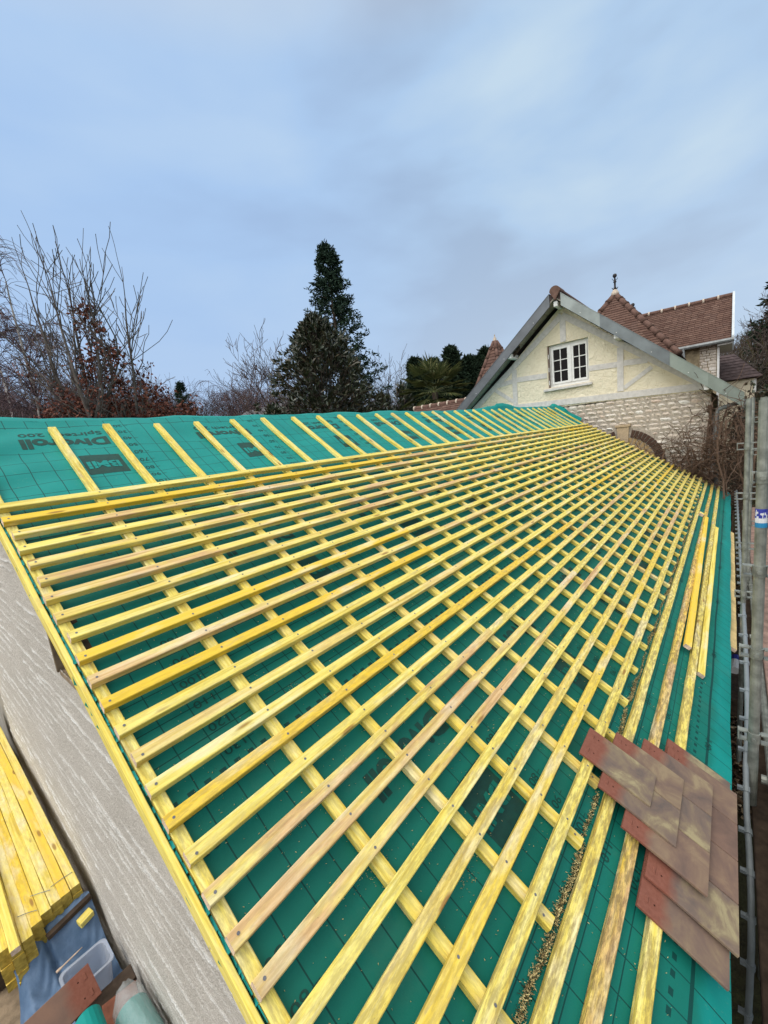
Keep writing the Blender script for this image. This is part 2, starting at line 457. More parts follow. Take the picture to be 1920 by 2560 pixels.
def strip(name, v0, sc, va, vb, shift, u1, top=False, jag=0.012, extra=0.0):
    mb = MB()
    us = []; u = -0.03
    while u < u1: us.append(u); u += 0.045
    us.append(u1)
    nv = max(4, int((vb - va) / 0.022)); vs_ = [va + (vb - va) * i / nv for i in range(nv + 1)]
    k = {}
    r2 = random.Random(hash(name) % 999)
    edge = [jag * r2.uniform(-1, 0.4) - (0.004 if r2.random() < 0.12 else 0) for _ in vs_]
    rows = []
    for i, u in enumerate(us):
        row = []
        for j, v in enumerate(vs_):
            uu = u + (edge[j] if i == 0 else 0)
            n = mem_n(uu, v) + extra
            if not top and v > 2.85:                       # the free edge droops and waves past the eave
                n -= 0.25 * (v - 2.85) ** 2 + 0.004 * math.sin(uu * 5.7) * (v - 2.85) * 4
            row.append(len(mb.v)); mb.v.append((uu, -v, n))
        rows.append(row)
    for i in range(len(us) - 1):
        for j in range(nv):
            mb.f.append((rows[i][j], rows[i][j + 1], rows[i + 1][j + 1], rows[i + 1][j])); mb.m.append(0)
    S = lambda s: v0 + s * sc
    EXTRA[0] = extra
    k0 = -2
    for q in range(-2, 12):
        o = q + shift
        def ok(a, b): return a > -0.02 and b < u1 - 0.05
        if S(0.30) > va and ok(o + 0.205, o + 0.635):
            print_text(mb, 'Spirtech 200', o + 0.215, o + 0.62, S(0.258), S(0.322), 0.016)
            print_text(mb, 'Divoroll', o + 0.205, o + 0.63, S(0.352), S(0.455), 0.045)
        if ok(o + 0.42, o + 0.625):
            print_box(mb, o + 0.42, o + 0.625, S(0.60), S(0.83))
            print_text(mb, 'BMI', o + 0.435, o + 0.60, S(0.685), S(0.765), 0.04, 2, 0.002)
        for num in range(20, 150, 10):
            s = num / 100.0
            if S(s) - 0.02 < va or S(s) + 0.03 > vb or not ok(o + 0.70, o + 0.78): continue
            w = 0.05 if num < 100 else 0.072
            print_text(mb, str(num), o + 0.765 - w, o + 0.765, S(s) - 0.015, S(s) + 0.015, 0.004)
            v = S(s)
            print_box(mb, o + 0.775, o + 0.80, v - 0.0012, v + 0.0012)
    return mb, membrane_mat('underlay_' + name, v0, sc, shift, top)

STR = []
# upper sheet: from the ridge down, folded over the ridge
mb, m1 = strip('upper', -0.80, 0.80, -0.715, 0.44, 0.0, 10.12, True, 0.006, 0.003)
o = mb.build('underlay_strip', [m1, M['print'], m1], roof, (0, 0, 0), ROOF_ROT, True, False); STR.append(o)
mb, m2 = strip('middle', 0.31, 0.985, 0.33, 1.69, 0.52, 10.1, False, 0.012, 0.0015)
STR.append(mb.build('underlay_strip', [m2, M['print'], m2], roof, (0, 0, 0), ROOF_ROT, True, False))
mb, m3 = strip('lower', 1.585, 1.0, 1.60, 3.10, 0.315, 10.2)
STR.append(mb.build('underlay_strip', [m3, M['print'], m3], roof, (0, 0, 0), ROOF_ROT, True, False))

# ridge fold and the far slope (world coordinates)
mb = MB()
us = [-0.03 + 0.1 * i for i in range(103)]
rows = []
for u in us:
    base = RW(u, -0.715, mem_n(u, -0.715) + 0.003)
    wav = 0.006 * math.sin(u * 2.1 + 0.6) + 0.004 * math.sin(u * 5.3) + 0.003 * math.sin(u * 11)
    hump = 0.075 * math.exp(-((u - 7.0) / 0.6) ** 2) + (0.03 if u > 6.8 else 0)
    prof = [base, base + Vector((0, 0.022, 0.011 + wav * 0.4 + hump * 0.4)), base + Vector((0, 0.048, 0.017 + wav + hump)),
            base + Vector((0, 0.09, 0.004 + wav + hump * 0.7)), base + Vector((0, 0.15, -0.05 + wav * 0.6))]
    for k in range(1, 9):
        prof.append(base + Vector((0, 0.15 + 0.35 * k * CA, -0.05 - 0.35 * k * SA)))
    row = []
    for p in prof: row.append(len(mb.v)); mb.v.append(tuple(p))
    rows.append(row)
for i in range(len(us) - 1):
    for j in range(len(rows[0]) - 1):
        mb.f.append((rows[i][j], rows[i][j + 1], rows[i + 1][j + 1], rows[i + 1][j])); mb.m.append(0)
M['teal'] = plain('teal_underlay_plain', (0.004, 0.230, 0.205), 0.62, 0.22, 6, 0.12)
mb.build('ridge_fold', M['teal'], roof, smooth=True, fix=False)
# turned up against the neighbour's wall, cut edge torn
mb = MB(); r2 = random.Random(4); pts = []
ys = [0.10 + 0.06 * i for i in range(52)]
for i, y in enumerate(ys):
    d = abs(y - 0.72); zb = RW(0, -0.775, N_MEM + 0.06).z - d * math.tan(ALPHA) + (0.03 if y > 0.4 else 0)
    zt = zb + 0.065 + 0.035 * math.sin(y * 3) * (1 if y > 0.7 else 0) + r2.uniform(-0.008, 0.012)
    pts.append((y, zb, zt))
for (ya, za, ta), (yb, zb, tb) in zip(pts, pts[1:]):
    mb.add([(10.02, ya, za - 0.02), (10.02, yb, zb - 0.02), (10.2, yb, zb + 0.03), (10.2, ya, za + 0.03), (10.262, yb, tb), (10.262, ya, ta)],
           [(0, 1, 2, 3), (3, 2, 4, 5)])
mb.build('upstand', M['teal'], roof, smooth=True)

# ---- counter-battens (run down the slope)
CB_U = [0.004, .381, .669, .972, 1.259, 1.565, 1.86, 2.19, 2.50, 2.79, 3.07, 3.39, 3.69, 3.98, 4.32, 4.61, 4.90, 5.21, 5.53, 5.82,
        6.18, 6.48, 6.80, 7.12, 7.49, 7.82, 8.15, 8.47, 8.80, 9.09, 9.43, 9.93]
def batten_bar(L, w, h, axis, r, nails=(), cb=False, curve=None, b=0.0022):
    """a sawn lath along x (or y), slightly out of true, chamfered arrises, nail heads on top"""
    mb = MB(); n = max(2, int(L / 0.22)); ring = []; bow = r.uniform(-1, 1) * min(0.0035, L * 0.0011); ph = r.uniform(0.7, 1.6)
    for i in range(n + 1):
        a = L * i / n
        dy = r.uniform(-1, 1) * 0.0012 + bow * math.sin(math.pi * ph * a / L); dz = r.uniform(-1, 1) * 0.0010
        ww = w / 2 + r.uniform(-1, 1) * 0.0008
        sec = [(-ww + b, 0), (ww - b, 0), (ww, b), (ww, h - b), (ww - b, h), (-ww + b, h), (-ww, h - b), (-ww, b)]
        z0 = curve(a) if curve else 0
        row = []
        for (p, q) in sec:
            row.append(len(mb.v))
            mb.v.append((a, p + dy, q + dz * (q > 0) + z0) if axis == 'x' else (p + dy, a, q + dz * (q > 0) + z0))
        ring.append(row)
    for i in range(n):
        for j in range(8):
            mb.f.append((ring[i][j], ring[i][(j + 1) % 8], ring[i + 1][(j + 1) % 8], ring[i + 1][j])); mb.m.append(0)
    mb.f.append(tuple(ring[0][::-1])); mb.m.append(1)
    mb.f.append(tuple(ring[-1])); mb.m.append(1)
    for a in nails:
        k = 7; rr = 0.0042; oy = r.uniform(-0.006, 0.006)
        vs = [((a + rr * math.cos(6.283 * q / k), oy + rr * math.sin(6.283 * q / k), h + 0.0012)) for q in range(k)]
        if axis == 'y': vs = [(p[1], p[0], p[2]) for p in vs]
        mb.add(vs, [tuple(range(k))], 2)
    return mb
BM = lambda ax: [M['bat_' + ax], M['cut_end'], M['nail']]
for j, u in enumerate(CB_U):
    vt = -0.60 - 0.012 * min(u, 6) - 0.004 * u + rng.uniform(-0.012, 0.012)
    if j == 0: vt = -0.70
    vb = 2.597 + rng.uniform(-0.012, 0.008)
    L = vb - vt
    # local y runs uphill, so start at the eave end
    mb = batten_bar(L, 0.041 if j else 0.036, 0.027, 'y', rng, [0.03, L - 0.05] if j else [], curve=lambda a, vb=vb: lift(vb - a))
    p = RW(u, vb, -0.057)
    o = mb.build('counter_batten', BM('y'), roof, p, ROOF_ROT)
    o.rotation_euler = (ALPHA, 0, 0)
    o.color = (rng.random() ** 3 * 0.7, 0.15 + 0.25 * rng.random(), 0.25 * rng.random(), 1)

# ---- battens (27 rows along the roof)
G = 0.105
for i in range(1, 28):
    v = i * G if i < 25 else (2.637, 2.747, 2.857)[i - 25]
    n0 = -0.0285 if i < 25 else -0.0545
    u0 = -0.013 + rng.uniform(-0.006, 0.006); end = 9.985 + rng.uniform(-0.02, 0.03) + (0.08 if i >= 25 else 0)
    if i == 1: u0 = -0.05
    if i == 2: u0 = -0.02
    cuts = [u0]
    joints = sorted(rng.sample(CB_U[5:-4], 2))
    if joints[1] - joints[0] < 2.0: joints = [rng.choice(CB_U[6:13]), rng.choice(CB_U[19:26])]
    cuts += joints + [end]
    dirt_row = 0.10 + max(0, (i - 12)) * 0.030
    for a, b in zip(cuts, cuts[1:]):
        L = b - a - 0.0015
        nl = [c - a + rng.uniform(-0.006, 0.006) for c in CB_U if a + 0.012 < c < b - 0.004] if i < 25 else []
        if i < 25 and a == cuts[0]: nl = [0.022] + nl[1:]
        mb = batten_bar(L, 0.039, 0.0275 if i < 25 else 0.03, 'x', rng, nl)
        o = mb.build('batten', BM('x'), roof, RW(a, v + rng.uniform(-.0015, .0015), n0), (ALPHA + rng.uniform(-.01, .01), 0, rng.uniform(-1, 1) * 0.0006))
        pk = rng.random(); dirt = min(0.85, dirt_row + rng.uniform(-0.1, 0.12)); org = 0.8 if rng.random() < 0.09 else 0.12 * rng.random()
        pinkness = 1.0 if pk < 0.17 else 0.4 if pk < 0.32 else 0.06
        if i == 26: pinkness, dirt, org = 1.0, 0.75, 0.5
        if i == 26 and a > 3: pinkness = 0.5
        if i in (25, 27): pinkness, dirt = 0.15, 0.62
        if i == 24: dirt = 0.55
        if a == cuts[0]:                       # the pieces nearest the camera, as they are
            if i in (3, 5, 7, 11, 18, 19): pinkness = 1.0
            if i in (8, 14): pinkness = 0.6
            if i in (2, 12): org = 0.85; pinkness = 0.05
            if i in (1, 4, 9, 10, 13, 15, 16, 17, 21): pinkness = 0.1
            if i == 22: org = 0.2; pinkness = 0.3
            if i == 23: org = 0.55; pinkness = 0.05
        o.color = (pinkness, dirt, org, 1)

# ---- verge board along the near gable, and the fringe of cut sheet beside it
mb = batten_bar(3.62, 0.016, 0.062, 'y', rng, [], b=0.002)
o = mb.build('verge_board', BM('y'), roof, RW(-0.0315, 2.95, -0.093), ROOF_ROT); o.color = (0.05, 0.12, 0.1, 1)
mb = MB(); r2 = random.Random(31); v = -0.55
while v < 2.9:
    L = r2.uniform(0.01, 0.035); w = r2.uniform(0.0005, 0.004) + (0.003 if r2.random() < 0.05 else 0)
    a = -0.019 - w; h = -0.034 + r2.uniform(-0.004, 0.006)
    mb.add([(-0.0165, -v, h), (a, -v - r2.uniform(-.004, .004), h + r2.uniform(-0.002, 0.006)), (a + r2.uniform(-.004, .004), -v - L, h - 0.002), (-0.0165, -v - L, h)], [(0, 1, 2, 3)])
    v += L * r2.uniform(0.8, 1.3)
mb.build('frayed_edge', M['teal'], roof, (0, 0, 0), ROOF_ROT)
# eave plank under the sheet
M['raw_plank'] = plain('raw_pine_plank', (0.60, 0.44, 0.20), .85, .2, 9, .25)
mb = batten_bar(3.7, 0.10, 0.028, 'x', rng, [])
o = mb.build('eave_plank', [M['raw_plank'], M['cut_end'], M['nail']], roof, RW(3.45, 3.115, -0.135), ROOF_ROT)
mb = batten_bar(10.0, 0.12, 0.022, 'x', rng, [])
o = mb.build('eave_board', [M['dark_wood']] * 3, roof, RW(0.0, 2.98, -0.118), ROOF_ROT)

# ---- combed render on the near gable wall (real ridges)
t = NT('combed_lime_render', 0.92, 0.15)
co = t.coord('Object')
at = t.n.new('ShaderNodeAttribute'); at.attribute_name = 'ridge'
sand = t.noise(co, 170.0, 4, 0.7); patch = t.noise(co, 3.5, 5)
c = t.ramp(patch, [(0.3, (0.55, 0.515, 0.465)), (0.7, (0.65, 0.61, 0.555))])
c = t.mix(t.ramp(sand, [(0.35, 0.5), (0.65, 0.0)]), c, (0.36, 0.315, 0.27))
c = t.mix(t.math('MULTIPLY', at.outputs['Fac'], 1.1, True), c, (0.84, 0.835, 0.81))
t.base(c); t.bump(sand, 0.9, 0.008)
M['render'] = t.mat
def wall_grid():
    nr = np.random.RandomState(3)
    Y = np.arange(-2.42, 2.0, 0.0075); Z = np.arange(-2.5, 0.48, 0.0055)
    yy, zz = np.meshgrid(Y, Z, indexing='ij')
    def n1(x, seed, f):
        q = np.random.RandomState(seed).rand(4000); x = (x + 20) * f; i = np.floor(x).astype(int); fr = x - i; fr = fr * fr * (3 - 2 * fr)
        return q[i % 4000] * (1 - fr) + q[(i + 1) % 4000] * fr - 0.5
    H = np.zeros_like(yy)
    z = -2.55; k = 0
    while z < 0.5:
        k += 1
        path = z + 0.026 * n1(yy, k, 1.6) + 0.014 * n1(yy, k + 500, 6) + 0.007 * n1(yy, k + 700, 22)
        on = np.clip(n1(yy, k + 900, 2.6) * 6 + 1.1, 0, 1) * np.clip(0.75 + n1(yy, k + 300, 14), 0.3, 1)
        amp = on * nr.uniform(0.5, 1.0)
        d = (zz - path)
        prof = np.where(d > 0, np.exp(-(d / 0.0024) ** 2), np.exp(-(d / 0.0046) ** 2))
        H = np.maximum(H, amp * prof)
        z += nr.uniform(0.034, 0.066)
    rg = np.random.RandomState(8).rand(*H.shape)
    disp = H * 0.0070 + 0.0030 * rg + 0.004 * n1(yy, 77, 3) * np.cos(zz * 9)
    top = -yy * 0 + (RW(0, 0, -0.075).z + (yy - RW(0, 0, -0.075).y) * math.tan(ALPHA))
    ridgeY = 0.74
    top = np.where(yy > ridgeY, (RW(0, 0, -0.075).z + (ridgeY - RW(0, 0, -0.075).y) * math.tan(ALPHA)) - (yy - ridgeY) * math.tan(ALPHA), top)
    ny, nz = yy.shape
    zc = np.minimum(zz, top)
    V = np.stack([-0.031 - disp, yy, zc], -1).reshape(-1, 3)
    idx = np.arange(ny * nz).reshape(ny, nz)
    a, b, c_, d_ = idx[:-1, :-1], idx[1:, :-1], idx[1:, 1:], idx[:-1, 1:]
    keep = zz[:-1, :-1] < np.maximum(top[:-1, :-1], top[1:, :-1])
    cy = yy[:-1, :-1]; cz = zz[:-1, :-1]
    hole = (cy > -0.835) & (cy < -0.655) & (cz > -0.665) & (cz < -0.36)
    keep &= ~hole
    F = np.stack([a[keep], b[keep], c_[keep], d_[keep]], -1)
    me = bpy.data.meshes.new('gable_wall')
    me.vertices.add(len(V)); me.vertices.foreach_set('co', V.ravel())
    me.loops.add(F.size); me.loops.foreach_set('vertex_index', F.ravel())
    me.polygons.add(len(F)); me.polygons.foreach_set('loop_start', np.arange(0, F.size, 4)); me.polygons.foreach_set('loop_total', np.full(len(F), 4))
    me.update(calc_edges=True); me.polygons.foreach_set('use_smooth', np.ones(len(F), bool))
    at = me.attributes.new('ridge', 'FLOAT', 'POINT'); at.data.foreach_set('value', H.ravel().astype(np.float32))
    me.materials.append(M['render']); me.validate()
    o = bpy.data.objects.new('gable_wall', me); col.objects.link(o); o.parent = roof; o.location = -roof.location
    return o
wall_grid()
GROUND = -3.1
mb = MB()                                        # the rest of the building below the sheet
ridgeZ = RW(0, -0.80, -0.1).z; ye = -2.42; ze = RW(0, 2.87, -0.14).z
mb.prism([(-2.38, GROUND), (-2.38, ze), (0.72, ridgeZ - 0.06), (3.8, ze - 0.05), (3.8, GROUND)], 'x', 0.05, 9.95)
mb.prism([(-2.40, GROUND), (-2.40, -2.46), (2.0, -2.46), (2.0, GROUND)], 'x', -0.02, 0.045)
mb.prism([(2.0, GROUND), (2.0, -0.36), (3.8, ze - 0.05), (3.8, GROUND)], 'x', -0.02, 0.045)
M['blockwall'] = plain('grey_block_wall', (0.30, 0.28, 0.25), 0.9, 0.1, 6, 0.2, 0.2)
mb.build('building_shell', M['blockwall'], roof)
mb = MB()                                        # pocket in the gable with an old purlin end
mb.prism([(-.84, -.67), (-.84, -.60), (-.65, -.48), (-.65, -.67)], 'x', .02, .048)
mb.build('purlin_end', M['dark_wood'], roof)
mb = MB()
mb.box(-0.040, 0.02, -0.655, -0.640, -0.672, -0.49); mb.box(-0.034, 0.02, -0.85, -0.656, -0.684, -0.668)
mb.build('pocket_frame', M['deck'], roof)

# ================================================================ loose things lying on the roof
def loose_lath(name, label, p0, p1, n, colr, w=0.04, h=0.027, cat='batten', group=None):
    a = RW(*p0, n); b = RW(*p1, n); L = (b - a).length
    mb = batten_bar(L, w, h, 'x', rng, [])
    o = mb.build(name, BM('x'), None, a)
    d = (b - a).normalized(); nn = Vector((0, -SA, CA)); yv = nn.cross(d)
    mt = Matrix((d, yv, nn)).transposed().to_4x4(); o.rotation_euler = mt.to_euler(); o.color = colr
    tag(o, label, cat, group); return o
loose_lath('batten', 'loose orange yellow batten lying across the lower rows, left of the paler loose one', (2.79, 2.798), (6.75, 2.752), -0.024, (0.03, 0.05, 0.75, 1))
loose_lath('batten', 'loose bright lemon yellow batten lying on bare teal sheet nearest the eave', (2.62, 2.908), (6.62, 2.905), -0.058, (0.0, 0.04, 0.08, 1))
loose_lath('offcut', 'small square yellow wood offcut lying on the sheet between the lowest rows', (6.88, 2.69), (6.97, 2.69), -0.056, (0.1, 0.05, 0.1, 1), 0.06, 0.04, 'offcut')

# wood shavings drifted along the counter-batten ends, sawdust flecks in the bays
mb = MB(); r2 = random.Random(12)
def flake(u, v, n, L, w, mi=0):
    a = r2.uniform(0, math.pi); cu, cv = math.cos(a), math.sin(a); hz = r2.uniform(0, 0.006); tw = r2.uniform(-0.003, 0.006)
    q = [(-L, -w, 0), (L, -w, tw), (L, w, hz), (-L, w, tw * .5)]
    mb.add([(u + x * cu - y * cv, -(v + x * cv + y * cu), n + z) for x, y, z in q], [(0, 1, 2, 3)], mi)
u = 0.30
while u < 8.2:
    dens = 0.25 + 0.75 * (0.5 + 0.5 * math.sin(u * 5.1 + math.sin(u * 2.3) * 2)) ** 2
    if u < 1.0: dens = 1.3
    near = min(abs(c - u) for c in CB_U)
    vc = 2.603 + 0.004 * math.sin(u * 9) + 0.003 * math.sin(u * 23)
    for _ in range(int(48 * dens)):
        vv = vc + r2.gauss(0, 0.0034 * (0.6 + dens))
        if near < 0.024 and vv < 2.606: continue
        hh = max(0.0, 0.012 * dens * (1 - abs(vv - vc) / 0.018))
        flake(u + r2.uniform(-.02, .02), vv, mem_n(u, vv) + 0.002 + hh * r2.random(), r2.uniform(0.001, 0.005), r2.uniform(0.0005, 0.0013), r2.choice((0, 0, 0, 1, 1, 2, 2)))
    u += 0.02
for _ in range(2600):
    u = abs(r2.gauss(0, 2.2)); v = r2.uniform(0.9, 2.95)
    c = r2.random()
    if u > 9: continue
    flake(u + r2.gauss(0, .02), v, mem_n(u, v) + 0.0015, r2.uniform(0.0008, 0.0028), r2.uniform(0.0004, 0.001), 0)
for k in range(9):                                  # little clusters
    u0, v0 = r2.uniform(0.05, 1.4), r2.uniform(1.4, 2.5)
    for _ in range(45):
        u = u0 + r2.gauss(0, .035); v = v0 + r2.gauss(0, .016)
        if u > 0.03: flake(u, v, mem_n(u, v) + 0.0015, r2.uniform(0.0007, 0.0024), r2.uniform(0.0004, 0.0009), 0)
M['shav'] = plain('pine_shavings', (0.56, 0.46, 0.22), 0.9, 0.1, 40, 0.3)
M['shav2'] = plain('weathered_shavings', (0.30, 0.21, 0.10), 0.9, 0.1, 40, 0.3)
M['moss'] = plain('dry_moss_crumbs', (0.05, 0.045, 0.02), 0.9, 0.1, 40, 0.3)
o = mb.build('wood_shavings', [M['shav'], M['shav2'], M['moss']], None, (0, 0, 0), ROOF_ROT, fix=False)
tag(o, 'pale wood shavings and sawdust scattered over the teal sheet between the battens', 'shavings', kind='stuff')

# ---- clay plain tiles hung at the eave as a trial
t = NT('plain_clay_tile', 0.82, 0.22)
co = t.coord('Object'); cr_ = t.coord('Object', rnd=True)
sp = t.n.new('ShaderNodeSeparateXYZ'); t.l.new(co, sp.inputs[0])
info = t.rgbinfo()
nz = t.noise(cr_, 9.0, 5, 0.6, 0.5); nf = t.noise(cr_, 70.0, 4, 0.7)
edge = t.math('ADD', t.math('MULTIPLY', sp.outputs[1], -1.0), t.math('MULTIPLY', t.math('SUBTRACT', t.noise(cr_, 16.0, 3), 0.5), 0.05))
fac = t.ramp(t.math('ADD', edge, 0.5), [(0.565, 0.0), (0.60, 1.0)])
red = t.ramp(nf, [(0.3, (0.175, 0.063, 0.042)), (0.7, (0.225, 0.087, 0.060))])
grey = t.ramp(nz, [(0.32, (0.115, 0.092, 0.082)), (0.45, (0.165, 0.120, 0.095)), (0.54, (0.21, 0.160, 0.105)), (0.64, (0.31, 0.26, 0.15))])
brn = t.ramp(nz, [(0.3, (0.125, 0.082, 0.066)), (0.5, (0.175, 0.108, 0.083)), (0.7, (0.21, 0.125, 0.09))])
low = t.mix(info[0], grey, brn)
low = t.mix(t.ramp(nf, [(0.60, 0.0), (0.8, 0.5)]), low, (0.11, 0.085, 0.075))
t.base(t.mix(fac, red, low)); t.bump(nf, 0.3, 0.003)
M['tile'] = t.mat
M['tile_hole'] = plain('nail_hole_shadow', (0.035, 0.012, 0.008), 0.9, 0.1)
def tile_mesh(L, w, th=0.012):
    mb = MB(); n = 6; b = 0.0022; rows = []
    for i in range(n + 1):                           # slightly cambered along its length
        a = L * i / n; z = 0.0022 * math.sin(math.pi * i / n)
        sec = [(-w / 2 + b, 0), (w / 2 - b, 0), (w / 2, b), (w / 2, th - b), (w / 2 - b, th), (-w / 2 + b, th), (-w / 2, th - b), (-w / 2, b)]
        row = []
        for x, zz in sec: row.append(len(mb.v)); mb.v.append((x, -a, zz + z))
        rows.append(row)
    for i in range(n):
        for j in range(8):
            mb.f.append((rows[i][j], rows[i][(j + 1) % 8], rows[i + 1][(j + 1) % 8], rows[i + 1][j])); mb.m.append(0)
    mb.f.append(tuple(rows[0])); mb.m.append(0); mb.f.append(tuple(rows[-1])); mb.m.append(0)
    for sx in (-1, 1):                               # pressed nib hollows and nail holes
        x = sx * w * 0.25; zt = th + 0.0012
        mb.bbox(x - 0.012, x + 0.012, -0.028, -0.017, th - 0.002, th + 0.003, 0.002)
        mb.box(x - 0.013, x + 0.013, -0.034, -0.0285, zt - 0.001, zt + 0.0004, 0)
        for dx, dy in ((0.0, -0.046),):
            vs = [(x + dx + 0.003 * math.cos(6.283 * q / 6), dy + 0.003 * math.sin(6.283 * q / 6), zt + 0.0006) for q in range(6)]
            mb.add(vs, [tuple(range(6))], 1)
    return mb
tile_src = tile_mesh(0.275, 0.172).build('roof_tile', [M['tile'], M['tile_hole']], None)
tile_short = tile_mesh(0.262, 0.172).build('roof_tile', [M['tile'], M['tile_hole']], None)
def lay(src, u, v, n, tilt, label, tone, rz=0.0):
    global first_used
    o = src if src.get('label') is None else src.copy()
    if o is not src: col.objects.link(o)
    o.location = RW(u, v, n); o.rotation_euler = (ALPHA - tilt, 0, rz); o.color = (tone, 0, 0, 1)
    tag(o, label, 'roof tile', 'clay tiles hung at the eave'); return o
T = R(5.2)
w_ = 0.1745
names5 = ['nearest the camera', 'second from the camera', 'third from the camera', 'fourth from the camera', 'farthest from the camera']
for k in range(5):
    lay(tile_short, 1.022 + k * w_, 2.790, -0.030, R(2.6), 'red topped tile of the bottom under-course at the eave, ' + names5[k], (0.45, 0.8, 0.6, 0.4, 0.0)[k])
for k in range(4):
    lay(tile_src, 1.124 + k * w_, 2.790, -0.015, T * 0.8, 'tile of the lowest full course over the eave, ' + ('nearest the camera', 'second from the camera', 'third from the camera', 'farthest from the camera')[k], (0.0, 0.8, 0.95, 0.7)[k])
for k in range(3):
    lay(tile_src, 1.208 + k * w_, 2.685, -0.0005, T, 'tile of the second course up, ' + ('nearest the camera', 'in the middle of three', 'farthest from the camera')[k], (0.7, 0.05, 0.4)[k])
for k in range(2):
    lay(tile_src, 1.286 + k * w_, 2.575, 0.0005, T, 'tile of the third course up, ' + ('nearer the camera', 'farther from the camera')[k], (0.1, 0.5)[k])
lay(tile_src, 1.362, 2.474, 0.001, T, 'single topmost tile of the small stepped stack of clay tiles, mottled grey', 0.0)

# ================================================================ THE NEIGHBOUR'S HOUSE (gable facing us)
HX = 10.3
house = thing('gabled_house', 'cream half timbered gable house with rubble stone base and zinc edged roof', 'house', (HX, 0.47, GROUND))
t = NT('cream_roughcast', 0.92, 0.1); co = t.coord('Object')
nb = t.noise(co, 11.0, 6, 0.65, 0.6); nl = t.noise(co, 1.6, 5)
t.base(t.ramp(nl, [(0.3, (0.67, 0.60, 0.45)), (0.7, (0.76, 0.70, 0.55))])); t.bump(nb, 0.9, 0.05)
M['stucco'] = t.mat
t = NT('rubble_limestone', 0.92, 0.12); co = t.coord('Object'); isl = t.island()
c = t.ramp(isl, [(0.0, (0.58, 0.50, 0.42)), (0.3, (0.68, 0.62, 0.55)), (0.55, (0.62, 0.53, 0.45)), (0.75, (0.74, 0.69, 0.63)), (0.92, (0.58, 0.46, 0.38)), (1.0, (0.78, 0.76, 0.72))])
nn = t.noise(co, 22.0, 6, 0.7)
c = t.mix(t.ramp(nn, [(0.35, 0.45), (0.6, 0.0)]), c, (0.36, 0.31, 0.25))
t.base(c); t.bump(nn, 0.7, 0.03)
M['stone'] = t.mat
M['mortar'] = plain('lime_mortar', (0.37, 0.325, 0.275), 0.95, 0.1, 20, 0.3, 0.3)
M['glass_dark'] = NT('dark_window_glass', 0.2, 0.08).base((0.008, 0.007, 0.008)).mat
t = NT('clay_roof_tiles', 0.88, 0.15); co = t.coord('Object'); isl = t.island(); nn = t.noise(co, 14.0, 4)
c = t.ramp(isl, [(0.0, (0.092, 0.050, 0.040)), (0.35, (0.122, 0.070, 0.055)), (0.6, (0.150, 0.088, 0.068)), (0.85, (0.112, 0.068, 0.056)), (1.0, (0.18, 0.112, 0.088))])
t.base(t.mix(t.ramp(nn, [(0.4, 0.4), (0.65, 0.0)]), c, (0.11, 0.068, 0.055))); M['rooftiles'] = t.mat
M['ridge'] = plain('clay_ridge_tile', (0.135, 0.080, 0.064), 0.85, 0.15, 12, 0.3)
M['mortar_pale'] = plain('pale_ridge_mortar', (0.52, 0.44, 0.36), 0.95, 0.1, 30, 0.2)
M['slate'] = plain('mossy_dark_tiles', (0.075, 0.055, 0.055), 0.9, 0.15, 9, 0.45)
M['iron'] = plain('dark_cast_iron', (0.025, 0.022, 0.024), 0.6, 0.4)
M['brick_dark'] = plain('dark_arch_brick', (0.075, 0.045, 0.035), 0.9, 0.1, 40, 0.3)
M['brick_ochre'] = plain('ochre_brick', (0.36, 0.25, 0.13), 0.9, 0.1, 30, 0.3)
M['sandstone'] = plain('keystone', (0.43, 0.33, 0.22), 0.9, 0.1, 30, 0.15)
M['soffit'] = plain('soffit_boards', (0.30, 0.275, 0.235), 0.85, 0.1, 12, 0.25)

GY, GZ, GS = 0.475, 2.66, 0.862                   # gable apex and slope of the wall top
zt = lambda y: GZ - GS * abs(y - GY)
wl0, wl1, wz0, wz1 = 0.83, -0.07, 0.885, 1.85     # window opening
B0, B1 = 0.36, 0.585                              # sole beam region start
mb = MB()
mb.prism([(3.18, 0.40), (3.18, zt(3.18)), (wl0, zt(wl0)), (wl0, 0.40)], 'x', HX, HX + .3)
mb.prism([(wl1, 0.40), (wl1, zt(wl1)), (-2.27, zt(-2.27)), (-2.27, 0.33), (-1.2, 0.36)], 'x', HX, HX + .3)
mb.prism([(wl0, 0.40), (wl0, wz0), (wl1, wz0), (wl1, 0.40)], 'x', HX, HX + .3)
mb.prism([(wl0, wz1), (wl0, zt(wl0)), (GY, GZ), (wl1, zt(wl1)), (wl1, wz1)], 'x', HX, HX + .3)
mb.build('stucco_wall', M['stucco'], house)
# timbers
def timber(p, q, w, pr):
    mb = MB(); mb.strut(p, q, w, HX - pr, HX + 0.05); mb.build('timber', M['grey_timber'], house)
timber((3.2, 0.60), (-2.28, 0.415), 0.135, 0.022)
timber((0.47, 2.45), (2.95, 0.55), 0.13, 0.018)
timber((0.46, 2.45), (-2.1, 0.475), 0.13, 0.0185)
timber((0.455, 2.44), (0.455, 1.87), 0.125, 0.016)
timber((1.655, 1.47), (1.67, 0.62), 0.12, 0.0165)
timber((-0.70, 1.48), (-0.69, 0.56), 0.12, 0.0165)
timber((1.60, 1.215), (0.86, 1.185), 0.12, 0.014)
timber((2.10, 1.16), (1.72, 1.20), 0.11, 0.014)
timber((-0.07, 1.165), (-0.64, 1.135), 0.115, 0.014)
timber((-0.76, 1.14), (-1.20, 1.11), 0.115, 0.014)
timber((2.22, 1.08), (1.72, 0.70), 0.09, 0.012)
timber((-0.76, 0.62), (-1.27, 0.96), 0.085, 0.012)
